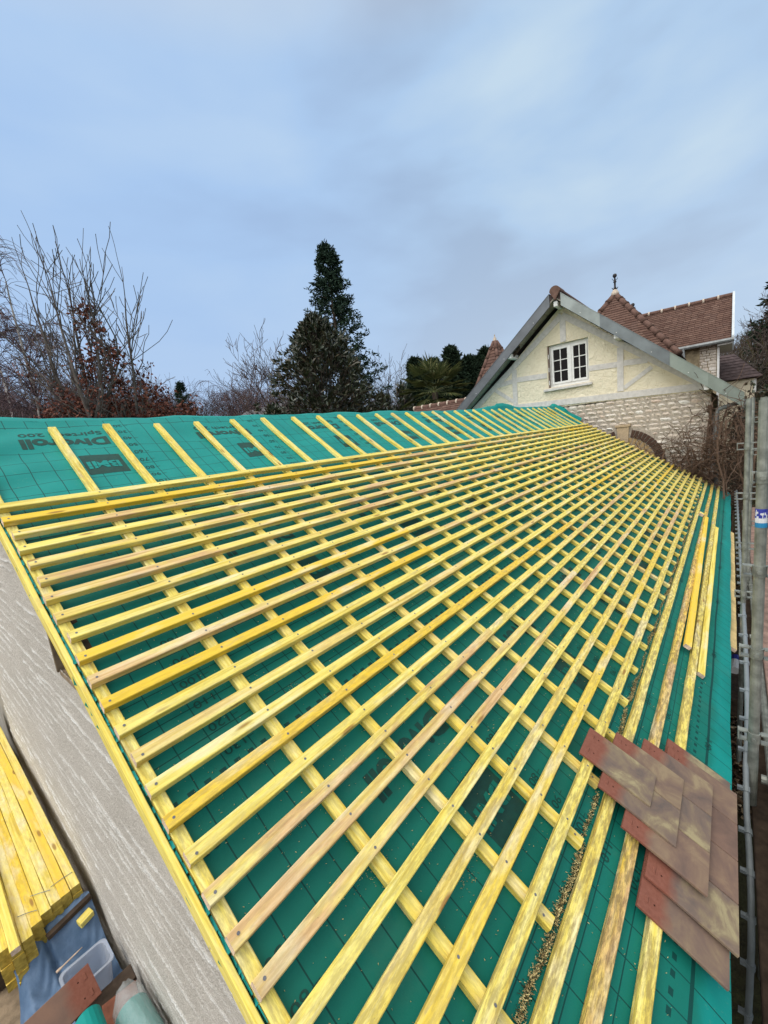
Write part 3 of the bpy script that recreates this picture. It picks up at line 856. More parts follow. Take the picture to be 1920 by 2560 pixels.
# window: frame, two casements, glazing bars, twelve panes, sill
win = MB()
X = HX + 0.085
def fr(y0, y1, z0, z1, x0=X, x1=X + .06): win.box(x0, x1, y0, y1, z0, z1)
fr(0.775, 0.825, 0.885, 1.848); fr(-0.068, -0.03, 0.885, 1.848); fr(-0.03, 0.775, 1.79, 1.848); fr(-0.03, 0.775, 0.885, 0.95)
x0 = X - 0.015
for ya, yb in ((0.765, 0.375), (0.315, -0.022)):
    fr(ya - .045, ya, 0.952, 1.788, x0, X + .05); fr(yb, yb + .03, 0.952, 1.788, x0, X + .05)
    fr(yb + .03, ya - .045, 1.74, 1.788, x0, X + .05); fr(yb + .03, ya - .045, 0.952, 1.0, x0, X + .05)
fr(0.317, 0.373, 0.955, 1.785, x0 - .012, X + .04)
wo = win.build('window', M['white'], house)
panes = []
for ya, yb in ((0.72, 0.405), (0.285, 0.008)):
    for r_ in range(3):
        for c_ in range(2):
            y1_ = ya - (ya - yb) * c_ / 2; y0_ = ya - (ya - yb) * (c_ + 1) / 2
            z0_ = 1.0 + 0.74 * r_ / 3; z1_ = 1.0 + 0.74 * (r_ + 1) / 3
            p = MB(); p.box(X + .01, X + .014, y0_ + .009, y1_ - .009, z0_ + .009, z1_ - .009)
            po = p.build('pane', M['glass_dark'], None); po.parent = wo; po.location = -house.location - Vector(wo.location); 
gb = MB()
for ya, yb in ((0.72, 0.405), (0.285, 0.008)):
    ym = (ya + yb) / 2; gb.box(X - .008, X + .02, ym - .009, ym + .009, 1.0, 1.74)
    for r_ in (1, 2):
        z_ = 1.0 + 0.74 * r_ / 3
        gb.box(X - .006, X + .018, yb, ym - .009, z_ - .009, z_ + .009); gb.box(X - .006, X + .018, ym + .009, ya, z_ - .009, z_ + .009)
go = gb.build('glazing_bars', M['white'], None); go.parent = wo; go.location = -house.location - Vector(wo.location)
mb = MB(); mb.box(X + .065, X + .07, -0.065, 0.825, 0.885, 1.848); b_ = mb.build('dark_interior', M['glass_dark'], None); b_.parent = wo; b_.location = -house.location - Vector(wo.location)
mb = MB(); mb.bbox(HX - 0.07, HX + 0.08, -0.135, 0.94, 0.805, 0.862, 0.006); mb.build('window_sill', M['grey_timber'], house)
M['shutter'] = plain('brown_shutter_edge', (0.20, 0.15, 0.12), 0.8, 0.2, 20)
mb = MB(); mb.box(HX - 0.012, HX + 0.075, 0.806, 0.827, 0.90, 1.83)
for z_ in (1.0, 1.3, 1.6): mb.tube([(HX - .016, 0.803, z_ - .05), (HX - .016, 0.803, z_ + .05)], 0.008, 6, 1)
mb.build('folded_shutter', [M['shutter'], M['white']], house)

# stone base: coursed rubble, every stone modelled
mb = MB(); mb.box(HX + 0.012, HX + 0.3, -2.255, 3.18, GROUND, 0.37); mb.box(HX + 0.305, HX + 6.2, -2.25, -1.95, GROUND, 0.30)
mb.build('mortar_bed', M['mortar'], house)
mb = MB(); r2 = random.Random(21)
def stone(y0, y1, z0, z1):
    ny = max(2, int((y1 - y0) / .045)); nz = max(2, int((z1 - z0) / .035)); g = []
    dp = r2.uniform(0.008, 0.026); tl = r2.uniform(-.012, .012)
    for i in range(ny + 1):
        for j in range(nz + 1):
            a, b = i / ny, j / nz
            e_ = (i in (0, ny)) + (j in (0, nz))
            y = y0 + (y1 - y0) * a + (r2.uniform(-.012, .012) if e_ else r2.uniform(-.006, .006)) * (0.6 if e_ == 2 else 1)
            z = z0 + (z1 - z0) * b + r2.uniform(-.007, .007)
            if e_ == 2: y += (.5 - a) * .014; z += (.5 - b) * .012
            x = HX + 0.014 - (0 if e_ else dp + r2.uniform(0, .012) + tl * (a - .5))
            g.append((x, y, z))
    fs = [(i * (nz + 1) + j, (i + 1) * (nz + 1) + j, (i + 1) * (nz + 1) + j + 1, i * (nz + 1) + j + 1) for i in range(ny) for j in range(nz)]
    mb.add(g, fs)
AY, AZ, AR = -0.72, -1.08, 0.80                    # arch centre and outer radius
def zcap(y): return 0.335 + (y + 2.25) * 0.034
z = -1.75
while z < 0.42:
    h = r2.uniform(0.068, 0.118); y = -2.25 + r2.uniform(-.05, .0)
    while y < 2.2:
        w = r2.uniform(0.09, 0.24) if r2.random() > 0.15 else r2.uniform(.05, .1)
        if w > .14 and h > .1 and r2.random() < .2:
            hs = h * r2.uniform(.4, .6); parts_ = [(z, z + hs - .01), (z + hs, z + h)]
        else: parts_ = [(z, z + h)]
        for (za, zb) in parts_:
            zb2 = min(zb, zcap((y + w / 2))) ; cy, cz = y + w / 2, (za + zb) / 2
            inside = (cy - AY) ** 2 + (cz - AZ) ** 2 < (AR + .03) ** 2 and cz > AZ or (abs(cy - AY) < AR and cz <= AZ) or (abs(cy + .72) < .2 and -.52 < cz < -.2)
            if zb2 - za > .03 and not inside: stone(max(y, -2.262) + .006, y + w - .006, za + .004, zb2 - .008 + r2.uniform(-.006, .006))
        y += w
    z += h + .006
mb.build('stone_wall', M['stone'], house, fix=False)
# arched doorway: dark brick ring, keystone, ochre brick infill
n = 30; AB = [MB(), MB()]
for k in range(n):
    mb = AB[k >= n // 2]; a0, a1 = math.pi * k / n + .012, math.pi * (k + 1) / n - .012
    if abs((a0 + a1) / 2 - math.pi / 2) < .17: continue
    P_ = [(AY + r_ * math.cos(a), AZ + r_ * math.sin(a)) for r_, a in ((AR - .16, a0), (AR, a0), (AR, a1), (AR - .16, a1))]
    mb.prism(P_, 'x', HX - .012, HX + .1)
for mb in AB: mb.build('brick_arch', M['brick_dark'], house)
mb = MB(); mb.prism([(-.60, -.22), (-.84, -.22), (-.82, -.56), (-.63, -.56)], 'x', HX - .03, HX + .1); mb.bbox(HX - .05, HX + .05, -.87, -.57, -.219, -.17, .005)
mb.build('keystone', M['sandstone'], house)
mb = MB()
for ring in range(5):
    r0 = AR - .30 - ring * .13; n = max(4, int(20 - ring * 3))
    if r0 < .02: break
    for k in range(n):
        a0, a1 = math.pi * k / n + .018, math.pi * (k + 1) / n - .018
        mb.prism([(AY + r_ * math.cos(a), AZ + r_ * math.sin(a)) for r_, a in ((r0 + .012, a0), (r0 + .125, a0), (r0 + .125, a1), (r0 + .012, a1))], 'x', HX + .0, HX + .1)
mb.box(HX + .004, HX + .1, AY - AR, AY + AR, GROUND, AZ)
mb.build('brick_infill', M['brick_ochre'], house)

# roof: overhang, zinc edge flashings, soffit, ridge tile, white purlin ends
BX = 9.88
def edge_z(y, side): return 2.70 - 0.853 * abs(y - 0.50)
def barge(ya, yb, mat, dz=0.0, dx=0.0):
    mb = MB(); za, zb = edge_z(ya, 0) + dz, edge_z(yb, 0) + dz; top = 0.245
    mb.prism([(ya, za), (yb, zb), (yb, zb + top), (ya, za + top)], 'x', BX - dx, BX + .03)
    mb.prism([(ya, za - .012), (yb, zb - .012), (yb, zb), (ya, za)], 'x', BX - dx - .008, BX + .03)
    mb.prism([(ya, za + top), (yb, zb + top), (yb, zb + top + .012), (ya, za + top + .012)], 'x', BX - dx - .008, BX + .12)
    r3 = random.Random(int(ya * 100))
    for q in range(max(1, int(abs(yb - ya) / .6))):
        yy = ya + (yb - ya) * (q + .5) / max(1, int(abs(yb - ya) / .6)); zz = edge_z(yy, 0) + .06
        mb.tube([(BX - dx - .006, yy, zz), (BX - dx + .001, yy, zz)], .008, 6, 1)
    mb.build('zinc_edge', [mat, M['white']], house)
M['zinc_b'] = plain('zinc_sheet_greenish', (0.20, 0.235, 0.21), 0.45, 0.5, 3.0, 0.2, metal=0.3)
M['zinc_c'] = plain('zinc_sheet_blued', (0.135, 0.155, 0.165), 0.45, 0.5, 3.0, 0.25, metal=0.3)
barge(0.36, -0.42, M['zinc']); barge(-0.405, -1.62, M['zinc_c'], 0, .004); barge(-1.60, -2.23, M['zinc_b']); barge(-2.215, -2.74, M['zinc_b'], .004, .006)
barge(0.60, 2.1, M['zinc_dark']); barge(2.09, 3.86, M['zinc_dark'], 0, .004)
mb = MB()
for s_, ye_ in ((-1, -2.74), (1, 3.86)):
    ya = 0.49
    P_ = [(ya, edge_z(ya, 0) + .10), (ye_, edge_z(ye_, 0) + .10), (ye_, edge_z(ye_, 0) + .235), (ya, edge_z(ya, 0) + .235)]
    mb.prism(P_, 'x', BX + .031, HX + 6.0)
mb.build('roof_slab', M['slate'], house)
mb = MB()
for s_, ye_ in ((-1, -2.70), (1, 3.82)):
    d = (ye_ - 0.49) / 11
    for k in range(11):
        ya, yb = 0.49 + d * k, 0.49 + d * (k + .96)
        mb.prism([(ya, edge_z(ya, 0) + .065), (yb, edge_z(yb, 0) + .065), (yb, edge_z(yb, 0) + .096), (ya, edge_z(ya, 0) + .096)], 'x', BX + .032, HX + .02)
mb.build('soffit', M['soffit'], house)
mb = MB(); n = 12; sec0 = []
prof = [(0.47 + .115 * math.cos(math.pi * k / n), 2.885 + .115 * math.sin(math.pi * k / n)) for k in range(n + 1)]
poly = [(p[0], p[1]) for p in prof] + [(0.47, 2.70)]
mb.prism(poly, 'x', BX - .03, BX + .35)
prof2 = [(0.47 + .10 * math.cos(math.pi * k / n), 2.89 + .10 * math.sin(math.pi * k / n)) for k in range(n + 1)]
mb.prism(prof2, 'x', BX + .36, HX + 6)
mb.build('ridge_tile', M['ridge'], house)
mb = MB(); mb.bbox(BX + .05, BX + .5, .44, .53, 2.585, 2.70, .01); mb.build('purlin_end', M['white'], house)
mb = MB(); mb.bbox(BX + .03, BX + .5, 1.56, 1.66, edge_z(1.6, 0) - .06, edge_z(1.6, 0) + .055, .01); mb.build('purlin_end', M['white'], house)
mb = MB(); mb.bbox(BX + .03, BX + .5, -.75, -.65, edge_z(-.7, 0) - .06, edge_z(-.7, 0) + .055, .01); mb.build('purlin_end', M['white'], house)
mb = MB(); mb.bbox(BX + .03, BX + .5, -2.24, -2.15, edge_z(-2.2, 0) - .07, edge_z(-2.2, 0) + .05, .01); mb.build('purlin_end', M['white'], house)
mb = MB()
for k in range(2):
    y = 1.40 + k * .10; z = edge_z(y, 0) - .02
    mb.prism([(y, z - .04), (y + .08, z - .10), (y + .08, z + .0), (y, z + .06)], 'x', HX - .25, HX - .2)
mb.build('vent_grille', M['dark_wood'], house)
# gutter, downpipe
M['pipe'] = plain('zinc_downpipe', (0.20, 0.215, 0.22), 0.5, 0.4, 8, 0.25, metal=0.3)
mb = MB(); mb.tube([(HX - .06, -2.66, .02), (HX - .06, -2.5, -.02), (HX - .06, -2.36, -.06), (HX - .06, -2.345, -.16), (HX - .06, -2.345, GROUND)], .04, 10)
for z_ in (-.12, -.9, -1.8): mb.tube([(HX - .06, -2.345, z_), (HX - .06, -2.345, z_ - .03)], .047, 10)
mb.build('downpipe', M['pipe'], house, smooth=True)
mb = MB(); mb.tube([(BX + .1, -2.78, .02), (HX + 6, -2.78, .03)], .055, 8); mb.build('gutter', M['pipe'], house)

# ================================================================ the big tiled roofs behind
def tile_courses(mb, P00, P10, P01, P11, n, th=0.02, r=None, step=0.17):
    """n courses of small tiles on the quad P00-P10 (eave) to P01-P11 (top)"""
    r = r or random.Random(1)
    A, B, C_, D = map(Vector, (P00, P10, P01, P11)); nrm = (B - A).cross(C_ - A).normalized()
    if nrm.z < 0: nrm = -nrm
    for i in range(n):
        t0, t1 = i / n, (i + 1.12) / n
        t1 = min(t1, 1.0)
        a0, b0 = A.lerp(C_, t0), B.lerp(D, t0); a1, b1 = A.lerp(C_, t1), B.lerp(D, t1)
        L = (b0 - a0).length; m = max(1, int(L / step)); off = r.random()
        cuts = sorted({0.0, 1.0, *[min(1, max(0, (k + off) / m)) for k in range(m)]})
        for s0, s1 in zip(cuts, cuts[1:]):
            if (s1 - s0) * L < 0.01: continue
            lf = nrm * (th + r.uniform(0, .006)); g = .004 / max(L, .1)
            q0, q1 = a0.lerp(b0, s0 + g) , a0.lerp(b0, s1 - g); q2, q3 = a1.lerp(b1, s1 - g), a1.lerp(b1, s0 + g)
            mb.add([q0 + lf, q1 + lf, q2 + nrm * .004, q3 + nrm * .004, q0, q1], [(0, 1, 2, 3), (4, 5, 1, 0)])
def ridge_line(mb, P, Q, rad, L=0.33, joint=True):
    P, Q = Vector(P), Vector(Q); d = Q - P; n = max(1, int(d.length / L))
    for k in range(n):
        a, b = P + d * (k / n), P + d * ((k + .97) / n)
        mb.tube([a, b], [rad, rad * .93], 10, 0)
        if joint: mb.tube([a - d.normalized() * .02, a + d.normalized() * .035], rad * 1.16, 10, 1)
villa = thing('tiled_villa', 'red brown tiled house behind the gable with hipped tower roof and iron finials', 'house', (17, -0.8, GROUND))
r2 = random.Random(5)
AP = (16.0, .41, 3.95); F1 = (14.5, -1.41, 1.56); F2 = (14.5, 2.30, 1.56); B1_ = (17.5, -1.41, 1.56); B2_ = (17.5, 2.30, 1.56)
mb = MB(); tile_courses(mb, F1, F2, AP, AP, 30, .02, r2); tile_courses(mb, B1_, F1, AP, AP, 30, .02, r2); tile_courses(mb, F2, B2_, AP, AP, 30, .02, r2); tile_courses(mb, B2_, B1_, AP, AP, 30, .02, r2)
mb.add([F1, F2, B2_, B1_, AP], [(0, 1, 4), (1, 2, 4), (2, 3, 4), (3, 0, 4)])
mb.build('hipped_roof', M['rooftiles'], villa, fix=False)
mb = MB()
for c_ in (F1, F2, B1_, B2_): ridge_line(mb, c_, AP, .085)
mb.build('hip_tiles', [M['ridge'], M['brick_dark']], villa, smooth=True)
mb = MB(); mb.lathe([(.0, .28), (.11, .1), (.13, 0), (.0, 0)], 10, (16, .41, 3.9)); mb.build('roof_cap', M['mortar_pale'], villa, smooth=True)
FIN = [(.0, 0), (.06, 0), (.045, .06), (.03, .1), (.028, .22), (.055, .25), (.035, .28), (.026, .33), (.022, .38), (.05, .40), (.066, .44), (.05, .49), (.0, .51)]
def finial(x, y, z, s):
    mb = MB(); mb.lathe([(r_ * s, h_ * s) for r_, h_ in FIN], 10, (x, y, z))
    for k in range(4):
        a = k * math.pi / 2 + .4
        mb.tube([(x + .03 * s * math.cos(a), y + .03 * s * math.sin(a), z + .30 * s), (x + .07 * s * math.cos(a), y + .07 * s * math.sin(a), z + .33 * s), (x + .08 * s * math.cos(a), y + .08 * s * math.sin(a), z + .37 * s)], .008 * s, 5)
        mb.tube([(x + .05 * s * math.cos(a), y + .05 * s * math.sin(a), z + .02), (x + .09 * s * math.cos(a), y + .09 * s * math.sin(a), z + .08 * s)], .012 * s, 5)
    mb.build('finial', M['iron'], villa, smooth=True)
finial(16, .41, 4.08, .98)
finial(18, .22, 3.46, 1.0)
# wing
RA, RB = (18.0, .6, 3.42), (18.0, -2.55, 3.40); EA, EB = (16.6, .6, 1.92), (16.6, -2.53, 1.93); KA, KB = (19.4, .6, 1.92), (19.4, -2.53, 1.93)
mb = MB(); tile_courses(mb, EA, EB, RA, RB, 22, .02, r2); tile_courses(mb, KA, KB, RA, RB, 22, .02, r2); mb.add([EA, EB, RB, RA, KA, KB], [(0, 1, 2, 3), (4, 5, 2, 3)])
mb.build('wing_roof', M['rooftiles'], villa, fix=False)
mb = MB(); ridge_line(mb, (18, .5, 3.45), (18, -2.56, 3.43), .07, .36); mb.build('ridge_tiles', [M['ridge'], M['mortar_pale']], villa, smooth=True)
mb = MB(); mb.prism([(16.55, 1.86), (18, 3.36), (18, 3.52), (16.55, 2.02)], 'y', -2.60, -2.54); mb.prism([(19.45, 1.86), (18, 3.36), (18, 3.52), (19.45, 2.02)], 'y', -2.60, -2.54)
mb.build('verge_flashing', plain('pale_zinc_verge', (0.50, 0.55, 0.58), .5, .4, 6, .1), villa)
mb = MB(); mb.tube([(16.52, .5, 1.90), (16.52, -2.6, 1.90)], .06, 8); mb.tube([(16.5, -1.36, 1.9), (16.5, -1.38, 1.6), (16.5, -1.4, .8)], .04, 8); mb.build('gutter', M['pipe'], villa)
M['villa_wall'] = plain('villa_rubble', (0.36, 0.29, 0.19), .92, .1, 7, .45, .5)
mb = MB(); mb.box(16.85, 19.2, -2.2, .5, GROUND, 1.9); mb.box(14.9, 17.1, -1.15, 2.0, GROUND, 1.55); mb.prism([(16.85, 1.9), (19.2, 1.9), (18, 3.2)], 'y', -2.2, -2.0)
mb.build('villa_wall', M['villa_wall'], villa)
mb = MB(); r2 = random.Random(9); z = .7
while z < 1.85:
    h = r2.uniform(.07, .12); y = -2.19
    while y < -1.78:
        w = r2.uniform(.12, .26); mb.bbox(16.825, 16.86, y + .008, min(y + w, -1.76) - .008, z + .005, z + h - .005, .012); y += w
    z += h
mb.build('corner_stones', M['stone'], villa, fix=False)
mb = MB(); mb.box(16.80, 16.86, -2.26, -2.20, GROUND, 1.9); mb.box(16.6, 19.3, -2.56, -2.21, 1.80, 1.86); mb.build('corner_board', M['white'], villa)

annex = thing('low_outbuilding', 'small outbuilding with dark mossy tiled roof, half hidden at the right of the villa', 'outbuilding', (19.5, -2.9, GROUND))
mb = MB()
e0, e1, e2, e3 = (18.6, -1.6, .80), (18.6, -3.36, .80), (21.6, -3.36, .80), (21.6, -1.6, .80); t0, t1 = (20.0, -2.0, 1.78), (20.2, -2.62, 1.78)
tile_courses(mb, e0, e1, t0, t1, 9, .02, r2, .25); tile_courses(mb, e1, e2, t1, t1, 9, .02, r2, .25); mb.add([e0, e1, e2, e3, t0, t1], [(0, 1, 5, 4), (1, 2, 5), (2, 3, 4, 5), (3, 0, 4)])
mb.build('roof', M['slate'], annex, fix=False)
mb = MB(); mb.box(18.85, 21.3, -3.16, -1.7, GROUND, .78); mb.build('wall', M['stucco'], annex)
mb = MB(); mb.box(18.82, 18.86, -3.20, -3.13, .3, .76); mb.build('corner_post', M['white'], annex)

turret = thing('tiled_turret', 'slender pointed turret roof of brown tiles behind the left roof slope', 'turret', (14, 3.74, GROUND))
mb = MB(); n = 6; ap = (14, 3.74, 3.14); r2 = random.Random(2); base = [(14 + 1.0 * math.cos(a), 3.74 + 1.0 * math.sin(a), 1.35) for a in [math.pi / 6 + k * math.pi / 3 for k in range(n)]]
for k in range(n): tile_courses(mb, base[k], base[(k + 1) % n], ap, ap, 17, .02, r2, .16)
mb.add(base + [ap], [(k, (k + 1) % n, n) for k in range(n)])
mb.build('spire', M['rooftiles'], turret, fix=False)
mb = MB()
for k in range(n): ridge_line(mb, base[k], Vector(base[k]).lerp(Vector(ap), .95), .06, .3)
mb.build('hip_tiles', [M['ridge'], M['brick_dark']], turret, smooth=True)
mb = MB(); mb.lathe([(.0, 0), (.07, 0), (.05, .12), (.02, .13), (.02, .22), (0, .22)], 8, (14, 3.74, 3.05)); mb.build('cap', M['mortar_pale'], turret)
mb = MB(); mb.lathe([(.85, 0), (.85, 4.5)], 6, (14, 3.74, GROUND)); mb.build('wall', M['stucco'], turret)

shed = thing('low_tiled_shed', 'low building showing only its mortared ridge tiles behind the teal ridge', 'shed', (13, 5.5, GROUND))
mb = MB(); r2 = random.Random(3)
tile_courses(mb, (11.6, 6.62, .25), (11.6, 3.4, .25), (13, 6.62, 1.17), (13, 3.4, 1.17), 12, .02, r2); tile_courses(mb, (14.4, 6.62, .25), (14.4, 3.4, .25), (13, 6.62, 1.17), (13, 3.4, 1.17), 12, .02, r2)
mb.add([(11.6, 6.62, .25), (11.6, 3.4, .25), (13, 3.4, 1.17), (13, 6.62, 1.17), (14.4, 6.62, .25), (14.4, 3.4, .25)], [(0, 1, 2, 3), (3, 2, 5, 4)])
mb.build('roof', M['rooftiles'], shed, fix=False)
mb = MB(); ridge_line(mb, (13, 6.65, 1.18), (13, 3.4, 1.18), .085, .33); mb.build('ridge_tiles', [M['ridge'], M['mortar_pale']], shed, smooth=True)
mb = MB(); mb.prism([(11.75, GROUND), (11.75, .2), (13, 1.05), (14.25, .2), (14.25, GROUND)], 'y', 3.4, 6.5); mb.build('wall', M['stucco'], shed)

# ================================================================ GROUND
t = NT('garden_ground', 0.95, 0.1); co = t.coord('Object')
g1 = t.noise(co, .35, 6); g2 = t.noise(co, 14.0, 6, .7)
c = t.mix(t.ramp(g1, [(.4, 0.0), (.6, 1.0)]), (0.045, 0.055, 0.018), (0.075, 0.055, 0.035))
t.base(t.mix(t.ramp(g2, [(.35, .7), (.65, 0.0)]), c, (0.02, 0.016, 0.012))); t.bump(g2, .6, .05)
M['ground'] = t.mat
mb = MB(); NG = 60
def gz(x, y):
    d = math.hypot(x, y); a = math.degrees(math.atan2(y + 2.5, x))
    z = GROUND
    if d > 24: z += max(0, d - 24) * .035 * (1 if d < 80 else 80 / d)
    # wooded slope to the right and behind the houses, and to the far left
    if d > 20:
        s = max(0, min(1, (7 - a) / 12)); z += s * min(1, (d - 20) / 40) * 7.5
        s = max(0, min(1, (a - 58) / 20)) * max(0, min(1, (130 - a) / 20)); z += s * min(1, max(0, d - 30) / 60) * 6
    return z
gv = []; ang = [math.radians(k * 6) for k in range(60)]; rad = [0, 3, 6, 10, 15, 20, 26, 34, 44, 58, 75, 95, 130, 200, 400, 900]
idx = {}
for i, r_ in enumerate(rad):
    for j, a in enumerate(ang):
        if i == 0 and j: continue
        idx[i, j] = len(mb.v); x, y = r_ * math.cos(a), r_ * math.sin(a); mb.v.append((x, y, gz(x, y)))
for j in range(60):
    j2 = (j + 1) % 60
    mb.f.append((idx[0, 0], idx[1, j], idx[1, j2])); mb.m.append(0)
    for i in range(1, len(rad) - 1):
        mb.f.append((idx[i, j], idx[i + 1, j], idx[i + 1, j2], idx[i, j2])); mb.m.append(0)
o = mb.build('ground', M['ground'], smooth=True); tag(o, 'dark garden ground rising to wooded slopes', 'ground', kind='structure')

# ================================================================ TREES
def grow(mb, r, p, d, L, rad, depth, tips, wander=.22, tropism=.10, split=(2, 4), shrink=(.55, .8), tip_rad=.006, droop=0.0, maxd=5, mi=0, sides=None):
    n = max(3, int(L / .35) if depth < 2 else 3); n = min(n, 9)
    pts = [p.copy()]; rads = [rad]; d = d.normalized(); end = max(tip_rad, rad * .5)
    for i in range(n):
        t_ = droop * max(0, depth - 2)
        d = (d + Vector((r.gauss(0, wander), r.gauss(0, wander), r.gauss(0, wander * .7) + tropism - t_))).normalized()
        pts.append(pts[-1] + d * (L / n)); rads.append(rad + (end - rad) * (i + 1) / n)
    s_ = sides or (8 if depth == 0 else 6 if depth == 1 else 4 if depth == 2 else 3)
    mb.tube(pts, rads, s_, mi, cap=False)
    if depth >= maxd:
        tips.append((pts[-1], d)); tips.append((pts[len(pts) // 2], d)); return
    for k in range(r.randint(*split)):
        f = r.uniform(.35, 1.0); q = min(n - 1, int(f * n)); b = pts[q].lerp(pts[q + 1], f * n - q)
        side = Vector((r.gauss(0, 1), r.gauss(0, 1), r.gauss(.1, .5))).normalized()
        nd = (d * r.uniform(.5, 1.0) + side * r.uniform(.45, .85)).normalized()
        grow(mb, r, b, nd, L * r.uniform(*shrink), max(tip_rad, rads[q] * r.uniform(.5, .72)), depth + 1, tips, wander, tropism, split, shrink, tip_rad, droop, maxd, mi, sides)
    grow(mb, r, pts[-1], d, L * r.uniform(.6, .85), rads[-1], depth + 1, tips, wander, tropism, split, shrink, tip_rad, droop, maxd, mi, sides)

def leafm(name, cs, rough=.7, spec=.3):
    t = NT(name, rough, spec); isl = t.island(); n = len(cs)
    t.base(t.ramp(isl, [(k / (n - 1), c) for k, c in enumerate(cs)])); return t.mat
M['leaf_brown'] = leafm('dry_russet_leaves', [(.075, .020, .013), (.12, .034, .020), (.165, .054, .032), (.10, .029, .019), (.22, .090, .055)])
M['leaf_mag'] = leafm('glossy_magnolia_leaves', [(.013, .020, .010), (.022, .032, .015), (.036, .047, .020), (.020, .025, .012), (.060, .042, .018), (.032, .041, .024), (.055, .066, .042)], .35, .5)
M['needle'] = leafm('blue_green_conifer_sprays', [(.013, .030, .018), (.020, .042, .026), (.030, .056, .034), (.016, .034, .024)], .8, .2)
M['cypress'] = leafm('dark_cypress_sprays', [(.010, .022, .011), (.015, .030, .015), (.021, .038, .018)], .8, .2)
M['palm'] = leafm('palm_fronds', [(.040, .055, .016), (.060, .078, .022), (.085, .10, .03), (.16, .15, .06)], .6, .3)
M['palm_dead'] = leafm('withered_palm_fronds', [(.30, .22, .07), (.23, .18, .07), (.36, .29, .12)], .8, .2)
M['birch'] = plain('birch_bark', (0.42, 0.39, 0.36), .8, .2, 5, .5)
M['birch_twig'] = plain('purplish_birch_twigs', (0.115, 0.078, 0.082), .9, .1, 3, .2)
M['grey_bark'] = plain('grey_smooth_bark', (0.125, 0.105, 0.092), .9, .15, 6, .3)

def leaf_quad(mb, p, d, L, w, r, mi=0, fold=.25):
    d = d.normalized(); s_ = d.cross(Vector((r.gauss(0, 1), r.gauss(0, 1), r.gauss(0, 1))))
    if s_.length < 1e-5: return
    s_.normalize(); nn = d.cross(s_)
    m = p + d * L * .5
    mb.add([p, m + s_ * w * .5 + nn * w * fold, p + d * L, m - s_ * w * .5 + nn * w * fold], [(0, 1, 2), (0, 2, 3)], mi)
CAM = Vector((-0.317, -2.55, 0.02))
def at(azd, D): return Vector((CAM.x + D * math.cos(R(azd)), CAM.y + D * math.sin(R(azd)), 0))

def tanel(azd):
    T_ = [(-20, .17), (-4, .17), (-2, .165), (0, .14), (4, .10), (8, .08), (30, .10), (40, .118), (44, .13), (50, .15), (56, .165), (61, .145), (64.5, .165), (67, .21), (72, .215), (80, .20), (100, .20)]
    for (a0, t0), (a1, t1) in zip(T_, T_[1:]):
        if a0 <= azd <= a1: return t0 + (t1 - t0) * (azd - a0) / (a1 - a0)
    return .15
def tall(azd, D, t_):                      # height of a tree whose top is seen at slope t_
    p = at(azd, D); return .02 + D * t_ - gz(p.x, p.y)
